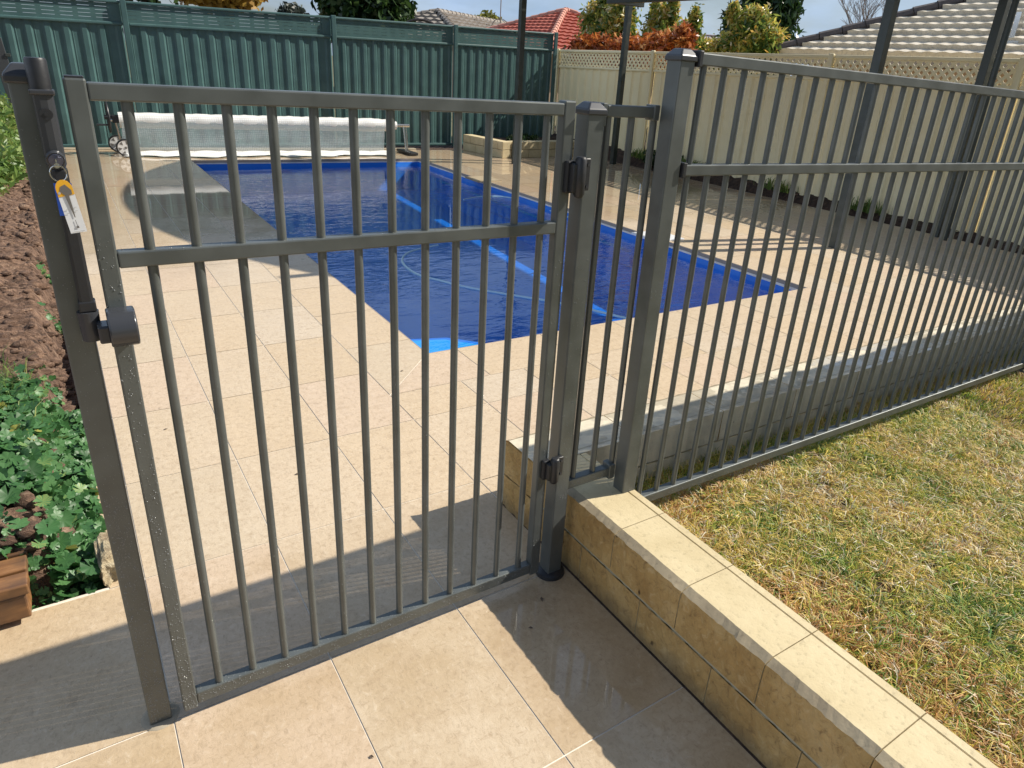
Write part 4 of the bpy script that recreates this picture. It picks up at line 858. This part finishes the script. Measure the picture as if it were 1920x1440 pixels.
def tufts(nt, per, x0, x1, y0, y1, hmin, hmax, w, seed, name):
    r = np.random.default_rng(seed); cx = x0+(x1-x0)*r.random(nt); cy = y0+(y1-y0)*r.random(nt); k = hnoise(cx*8, cy*8, 17)*.5+hnoise(cx*22, cy*22, 18)*.5
    keep = (k > -.42) | (r.random(nt) < .35); cx, cy = cx[keep], cy[keep]; nt = len(cx); tc_ = lawncol(cx, cy, r); th = .6+.8*r.random(nt)
    ta = 2.6*hnoise(cx*7, cy*7, seed+5)+r.normal(size=nt)*.9
    n = nt*per; i = np.repeat(np.arange(nt), per); a = np.where(r.random(n) < .55, ta[i]+r.normal(size=n)*.7, r.random(n)*2*pi); rr = .011*r.random(n)**.7; x = np.clip(cx[i]+np.cos(a)*rr, 1.204, 9); y = np.minimum(cy[i]+np.sin(a)*rr, .158); z = lawnz(x, y)
    h = (hmin+(hmax-hmin)*r.random(n)**1.3)*th[i]; le = .5+1.1*r.random(n); dx, dy = np.cos(a)*le*h, np.sin(a)*le*h; ww = w*(.55+.9*r.random(n)); b0 = a+pi/2+r.normal(size=n)*.5; wv = np.stack([np.cos(b0)*ww, np.sin(b0)*ww, 0*ww], 1)
    p0 = np.stack([x, y, z-.004], 1); mid = p0+np.stack([dx*.32, dy*.32, h*.62], 1); tip = p0+np.stack([dx, dy, h*(1.05-.40*le)], 1); tip[:, 2] = np.maximum(tip[:, 2], z+.002)
    V3 = np.stack([p0-wv*.8, p0+wv*.8, mid+wv, mid-wv, tip, tip+wv*.1], 1).reshape(-1, 3); q = np.arange(n)*6
    F = np.concatenate([np.stack([q, q+1, q+2, q+3], 1), np.stack([q+3, q+2, q+5, q+4], 1)]); c = np.clip(tc_[i]+r.normal(size=n)*.13, 0, 1); c = np.where(r.random(n) < .035, .95, c); c = np.where((hnoise(x*4+9, y*4, 33) > .25) & (r.random(n) < .35), .87, c)
    return npmesh(name, V3, F, M['grass'], np.concatenate([c, c]))
tag(tufts(15500, 13, 1.205, 2.9, -1.35, .0, .010, .040, .0011, 41, 'lawn_grass'), 'patchy straw and green lawn grass right of the block wall', 'grass', kind='stuff')
tag(blades(60000, lawnpos(2.9, 5.2, -1.6, .0), lawnz, .014, .046, .0015, 42, M['grass'], 'lawn_grass', 1.0, lawncol, .5), 'patchy lawn grass further right beyond the near lawn', 'grass', kind='stuff')
tag(blades(24000, lawnpos(1.205, 5.2, -.02, .160), lawnz, .02, .06, .0011, 43, M['grass'], 'edge_grass', 1.0, lawncol), 'uncut grass in the gap between the fence panel and the deck wall', 'grass', kind='stuff')
tag(blades(30000, lawnpos(1.205, 3.5, -2.8, -1.35), lawnz, .015, .045, .0016, 44, M['grass'], 'lawn_grass', 1.1, lawncol), 'lawn grass nearest the viewer on the right', 'grass', kind='stuff')
tag(blades(900, lambda r, n: (7.40+.06*r.normal(size=n), np.array([6.1, 6.3, 5.9, 4.4, 3.2, 7.0])[r.integers(0, 6, n)]+.1*r.normal(size=n)), lambda x, y: .01+.018*y, .05, .2, .006, 45, M['weed'], 'strip_weeds', .8), 'green weeds growing in the dark soil under the cream fence', 'weeds', kind='stuff')
V, F, R = leaves(700, [(7.42, 6.75, .14), (7.42, 6.2, .12), (6.3, 8.6, .22)], [(.10, .16, .14), (.06, .1, .2), (.3, .15, .07)], .035, 47, .5)
tag(npmesh('small_shrub', V, F, M['darkleaf'], R), 'small dark leafy weeds at the foot of the cream fence', 'shrub')
# ================================================================== BACKGROUND
def trunk(g, base, top, r0, r1, n=6, seed=0):
    r = np.random.default_rng(seed); b = Vector(base); t = Vector(top); pts = [b+(t-b)*(k/n)+Vector(r.normal(size=3)*.03*(t-b).length*(0 < k < n)) for k in range(n+1)]
    g.tube(pts, [r0+(r1-r0)*k/n for k in range(n+1)], 8); return pts
def tree(name, label, base, lumps, n, size, mat, seed, r0=.08, aspect=.45, group=None, shell=.45, cat='tree', droop=0):
    t = empty(name, label, cat, group); g = MB(); cs = np.array([l[:3] for l in lumps]); c0 = cs.mean(0)
    pts = trunk(g, base, (c0[0], c0[1], c0[2]), r0, r0*.5, seed=seed)
    for i, l in enumerate(lumps): trunk(g, pts[3], (l[0], l[1], l[2]+l[5]*.3), r0*.45, r0*.12, 5, seed+i+1)
    g.build('trunk', M['bark'], t, smooth=True)
    V, F, R = leaves(n, cs, [l[3:6] for l in lumps], size, seed, aspect, shell, droop=droop); npmesh('crown', V, F, mat, R, t); return t
GH = 'hedge shrubs behind the cream fence'
def pt(dx, dy, s, D): return (CAMP[0]+dx*D, CAMP[1]+dy*D, CAMP[2]+s*D)
tree('hedge_shrub', 'green and gold shrub with upright shoots left of the second pergola post', (9.3, 10.3, 0), [(9.3, 10.5, 1.75, .45, .75, .45), (9.4, 10.9, 2.25, .3, .45, .35), (9.2, 10.0, 2.15, .3, .35, .4), (9.3, 9.9, 2.5, .12, .16, .3), (9.3, 10.7, 2.6, .10, .12, .3), (9.3, 10.35, 2.45, .1, .12, .3)], 10000, .056, M['photinia'], 51, aspect=.38, group=GH, cat='shrub')
tree('hedge_shrub', 'green shrub with pale shoots right of the second pergola post', (9.2, 8.8, 0), [(9.3, 8.8, 1.75, .4, .75, .4), (9.3, 8.95, 2.15, .25, .3, .35), (9.3, 8.3, 1.9, .25, .25, .3), (9.2, 8.05, 2.1, .12, .13, .32), (9.3, 8.7, 2.4, .1, .1, .25), (9.3, 9.15, 2.35, .1, .12, .25)], 8000, .056, M['photinia'], 52, aspect=.38, group=GH, cat='shrub')
tree('hedge_shrub', 'orange red leaved shrub row just above the lattice of the cream fence', (8.3, 8.9, 0), [(8.35, 9.6, 1.62, .3, .6, .27), (8.35, 8.7, 1.62, .3, .5, .25), (8.35, 7.9, 1.66, .28, .45, .28), (8.4, 7.45, 1.8, .2, .2, .25)], 9500, .054, M['redleaf'], 53, aspect=.4, group=GH, cat='shrub')
tree('hedge_shrub', 'gold and green shrub beside the hip of the tan roof', (9.6, 6.6, 0), [(9.7, 7.5, 1.75, .4, .45, .3), (9.7, 7.0, 1.85, .4, .35, .35), (9.7, 7.25, 2.15, .28, .3, .28), (9.6, 8.3, 1.75, .3, .3, .22), (9.6, 7.6, 2.3, .1, .12, .2)], 12000, .05, M['photinia'], 54, aspect=.38, group=GH, cat='shrub')
cx_, cy_, cz_ = pt(.760, .649, .092, 22)
tree('conifer', 'dark green conifer rising behind the gold shrub', (cx_, cy_, 0), [(cx_, cy_, 2.2, 1.0, 1.0, .9), (cx_, cy_, 3.1, .7, .7, .7), (cx_-.3, cy_+.3, 3.9, .35, .35, .7), (cx_+.45, cy_-.45, 3.2, .3, .3, .5), (cx_-.6, cy_+.5, 2.9, .3, .3, .35)], 9000, .13, M['darkleaf'], 55, .15, .3)
cx_, cy_, cz_ = pt(.353, .936, .03, 16)
tree('round_tree', 'dense round dark green tree above the green fence', (cx_, cy_, 0), [(cx_, cy_, 2.1, .78, .78, .7), (cx_-.3, cy_+.2, 2.3, .6, .6, .6), (cx_+.3, cy_-.2, 2.0, .55, .55, .55), (cx_, cy_, 2.8, .55, .55, .5)], 13000, .09, M['darkleaf'], 56, .14, .6)
cx_, cy_, cz_ = pt(.195, .981, .04, 18)
tree('golden_tree', 'yellow brown leaved tree above the green fence at the left', (cx_, cy_, 0), [(cx_, cy_, 2.6, .75, .7, .65), (cx_-.6, cy_+.2, 2.7, .7, .7, .65), (cx_+.35, cy_-.2, 2.6, .5, .5, .55), (cx_-.2, cy_, 3.2, .8, .6, .6)], 13000, .09, M['gold'], 57, .14, .6)
cx_, cy_, cz_ = pt(.10, .995, .04, 17)
tree('dark_tree', 'dark leaved tree glimpsed at the top left corner', (cx_, cy_, 0), [(cx_, cy_, 2.9, 1.3, .8, .9), (cx_+.9, cy_+.2, 2.8, .6, .6, .6), (cx_-1.1, cy_, 3.2, 1., .7, .9)], 7000, .10, M['darkleaf'], 58, .14, .6)
cx_, cy_, cz_ = pt(.268, .963, .03, 60)
tree('far_tree', 'small hazy grey green tree far beyond the green fence', (cx_, cy_, 0), [(cx_, cy_, 3.5, 1.0, 1.0, .8), (cx_+1.8, cy_, 2.6, 1.5, 1, .5)], 2500, .22, M['greyleaf'], 59, .2, .6)
cx_, cy_, cz_ = pt(.491, .871, .0545, 45)
tree('yellow_shrub', 'small round yellow green treetop behind the grey roof', (cx_, cy_, 0), [(cx_, cy_, 3.4, .75, .75, .6)], 2500, .13, M['yellowleaf'], 60, .1, .6)
# bare tree
bt = empty('bare_tree', 'bare grey branched winter tree left of the tan roof hip', 'tree'); g = MB()
bx, by, bz_ = pt(.832, .555, 0, 24); rb = random.Random(5)
def branch(g, p, d, L, r, depth):
    q = p+d*L; mid = (p+q)/2+Vector((rb.uniform(-1, 1), rb.uniform(-1, 1), rb.uniform(-.3, .6)))*L*.08; g.tube([p, mid, q], [r, r*.8, r*.6], 4, False)
    if depth == 0: return
    for k in range(3 if depth > 1 else 4):
        nd = (d+Vector((rb.uniform(-1, 1), rb.uniform(-1, 1), rb.uniform(-.25, .7)))*.62).normalized(); branch(g, q if k else mid, nd, L*rb.uniform(.62, .85), r*.58, depth-1)
branch(g, Vector((bx, by, 0)), Vector((0, 0, 1)), 1.5, .085, 6); g.build('branches', M['twig'], bt)
# roofs -------------------------------------------------------------
def roof_plane(g, p0, u, v, nu, nv, tw, tl, inside, amp=.035, step=.03, sub=6):
    """tiled plane: origin p0, u along eave, v up the slope (unit), rows of tiles as a stepped wave sheet; inside(s,t)->bool"""
    u = Vector(u).normalized(); v = Vector(v).normalized(); n = u.cross(v).normalized()
    if n.z < 0: n = -n
    for r_ in range(nv):
        t0, t1 = r_*tl, (r_+1)*tl*1.0
        vs = []; fs = []; cnt = nu*sub+1
        for i in range(cnt):
            s = i*tw/sub; ph = 2*pi*((s/tw) % 1.0); w = amp*(.5+.5*math.sin(ph)) if True else 0
            b0 = Vector(p0)+u*s+v*t0; b1 = Vector(p0)+u*s+v*t1
            vs += [b0-n*.02, b0+n*(step+w), b1+n*(w*.9+.002)]
        for i in range(cnt-1):
            s = (i+.5)*tw/sub
            if inside(s, (t0+t1)/2): fs += [(3*i, 3*i+3, 3*i+4, 3*i+1), (3*i+1, 3*i+4, 3*i+5, 3*i+2)]
        g.add(vs, fs)
def hip_house(name, label, cx, cy, hx, hy, ze, pitch, roofm, ridgem, ang=0, tw=.25, tl=.27, wallm=None, amp=.03, step=.03, ridge_r=.09):
    """rectangular hip roof, half sizes hx>=hy, ridge along local x"""
    t = empty(name, label, 'house', loc=(cx, cy, 0)); t.rotation_euler = (0, 0, ang)
    zr_ = ze+hy*pitch; rx = hx-hy; sl_ = math.sqrt(1+pitch*pitch)
    g = MB()
    for sgn in (-1, 1):
        roof_plane(g, (-hx*sgn, -hy*sgn, ze), (sgn, 0, 0), (0, sgn, pitch), int(2*hx/tw)+1, int(hy*sl_/tl)+1, tw, tl, lambda s, q: q/sl_ < min(s, 2*hx-s) and q < hy*sl_, amp, step)
        roof_plane(g, (hx*sgn, -hy*sgn, ze), (0, sgn, 0), (-sgn, 0, pitch), int(2*hy/tw)+1, int(hy*sl_/tl)+1, tw, tl, lambda s, q: q/sl_ < min(s, 2*hy-s), amp, step)
    g.build('roof', roofm, t)
    g = MB(); 
    def capline(a, b):
        a = Vector(a); b = Vector(b); n = max(2, int((b-a).length/.32)); pts = []; rs = []
        for k in range(n): 
            p = a+(b-a)*(k/n); q = a+(b-a)*((k+.97)/n); g.tube([p+Vector((0, 0, .03)), q+Vector((0, 0, .03))], [ridge_r, ridge_r*.82], 8)
    capline((-rx, 0, zr_), (rx, 0, zr_))
    for sx in (-1, 1):
        for sy in (-1, 1): capline((sx*hx, sy*hy, ze+.01), (sx*rx, 0, zr_))
    g.build('ridge_caps', ridgem, t, smooth=True)
    g = MB(); g.box(-hx+.4, hx-.4, -hy+.4, hy-.4, -.1, ze); g.build('wall', wallm or M['brick'], t)
    g = MB(); g.box(-hx-.05, hx+.05, -hy-.05, hy+.05, ze-.12, ze-.03); g.build('gutter', M['greyroof'], t); return t
# tan roofed house next door
th = hip_house('house', 'house with light tan wavy tiled hip roof right behind the cream fence', 9.75+3.6, 6.75-6.0, 6.0, 3.6, 1.765, .465, M['tanroof'], M['tanridge'], rad(-90), .205, .245, amp=.014, step=.060, ridge_r=.085)
g = MB(); g.box(-.03, .03, -.06, .06, 0, .34); g.box(-.12, .12, -.12, .12, -.02, .02)
vp = g.build('roof_bracket', M['steel'], th); vp.location = (-2.75, -3.05, 1.99)
cx_, cy_, _ = pt(.577, .817, 0, 30)
hip_house('house', 'house with red tiled hip roof seen over the corner of the fences', cx_, cy_, 3.7, 3.6, 1.86, .42, M['redroof'], M['redridge'], rad(4), .3, .32, amp=.03, step=.06, ridge_r=.12)
hip_house('house', 'house with grey brown tiled roof beyond the green fence', CAMP[0]+16.75, CAMP[1]+30.6, 6.55, 3.2, 1.96, .36, M['greyroof'], M['greyroof'], rad(31.5), .42, .42, amp=.05, step=.08, ridge_r=.12)
cx_, cy_, _ = pt(.505, .863, 0, 20)
g = MB(); g.box(-1.0, 1.0, -.7, .7, 1.98, 2.06); g.box(-.9, -.8, -.6, -.5, 0, 1.98); g.box(.8, .9, -.6, -.5, 0, 1.98); g.box(-.9, -.8, .5, .6, 0, 1.98); g.box(.8, .9, .5, .6, 0, 1.98)
o = g.build('shed', M['greyroof'], bevel=.01); o.location = (cx_-.3, cy_, 0); o.rotation_euler = (.0, 0, rad(-30)); tag(o, 'low flat grey patio roof just above the green fence', 'shed')
cx_, cy_, _ = pt(.708, .707, 0, 70)
hip_house('house', 'distant faded pink roof between the hedge shrubs', cx_, cy_, 7, 5, 3.2, .36, M['pinkroof'], M['pinkroof'], rad(-45), 1.0, 1.0, amp=.03, step=.03)
# antenna
ax_, ay_, _ = pt(.505, .863, 0, 34)
an = empty('tv_antenna', 'thin television mast with a ring above the grey roof', 'antenna', loc=(ax_, ay_, 0)); g = MB(); g.tube([(0, 0, 1), (0, 0, 5.2)], .022, 8); g.build('mast', M['twig'], an)
g = MB(); g.tube([(.38*cos(t)*.86, -.38*cos(t)*.5, 2.78+.38*sin(t)) for t in np.linspace(0, 2*pi, 25)], .02, 6, False); g.build('ring', M['greyroof'], an)
ga_, gb_, _ = pt(.415, .91, 0, 15)
g = MB()
for q in (0, .25): g.tube([(ga_+.42*cos(t)*.9+q*.4, gb_-.42*cos(t)*.4+q, 1.68+.30*sin(t)) for t in np.linspace(0, pi, 16)], .02, 6)
for k in range(5): t = pi*(k+1)/6; g.tube([(ga_+.42*cos(t)*.9, gb_-.42*cos(t)*.4, 1.68+.30*sin(t)), (ga_+.42*cos(t)*.9+.1, gb_-.42*cos(t)*.4+.25, 1.68+.30*sin(t))], .015, 6)
for sx in (-1, 1): g.tube([(ga_+.378*sx, gb_-.168*sx, 0), (ga_+.378*sx, gb_-.168*sx, 1.68)], .02, 6)
tag(g.build('garden_arch', M['tanridge'], smooth=True), 'dark curved metal garden arch behind the green fence', 'garden arch')
# small litter on the paving
g = MB()
for (x, y) in [(.52, .80), (1.10, 1.38), (1.15, 1.42), (1.08, 1.30), (.33, -.40), (.36, -.28), (.45, -.55), (.2, 1.3), (.9, -.08), (.82, -.15)]:
    a = random.random()*3; s = random.uniform(.0025, .005); g.add([(x-cos(a)*s*2, y-sin(a)*s*2, .0015), (x+sin(a)*s, y-cos(a)*s, .004), (x+cos(a)*s*2, y+sin(a)*s*2, .0015), (x-sin(a)*s, y+cos(a)*s, .003)], [(0, 1, 2, 3)])
tag(g.build('leaf_litter', M['bark']), 'tiny dark bits of leaf litter on the paving', 'litter', kind='stuff')
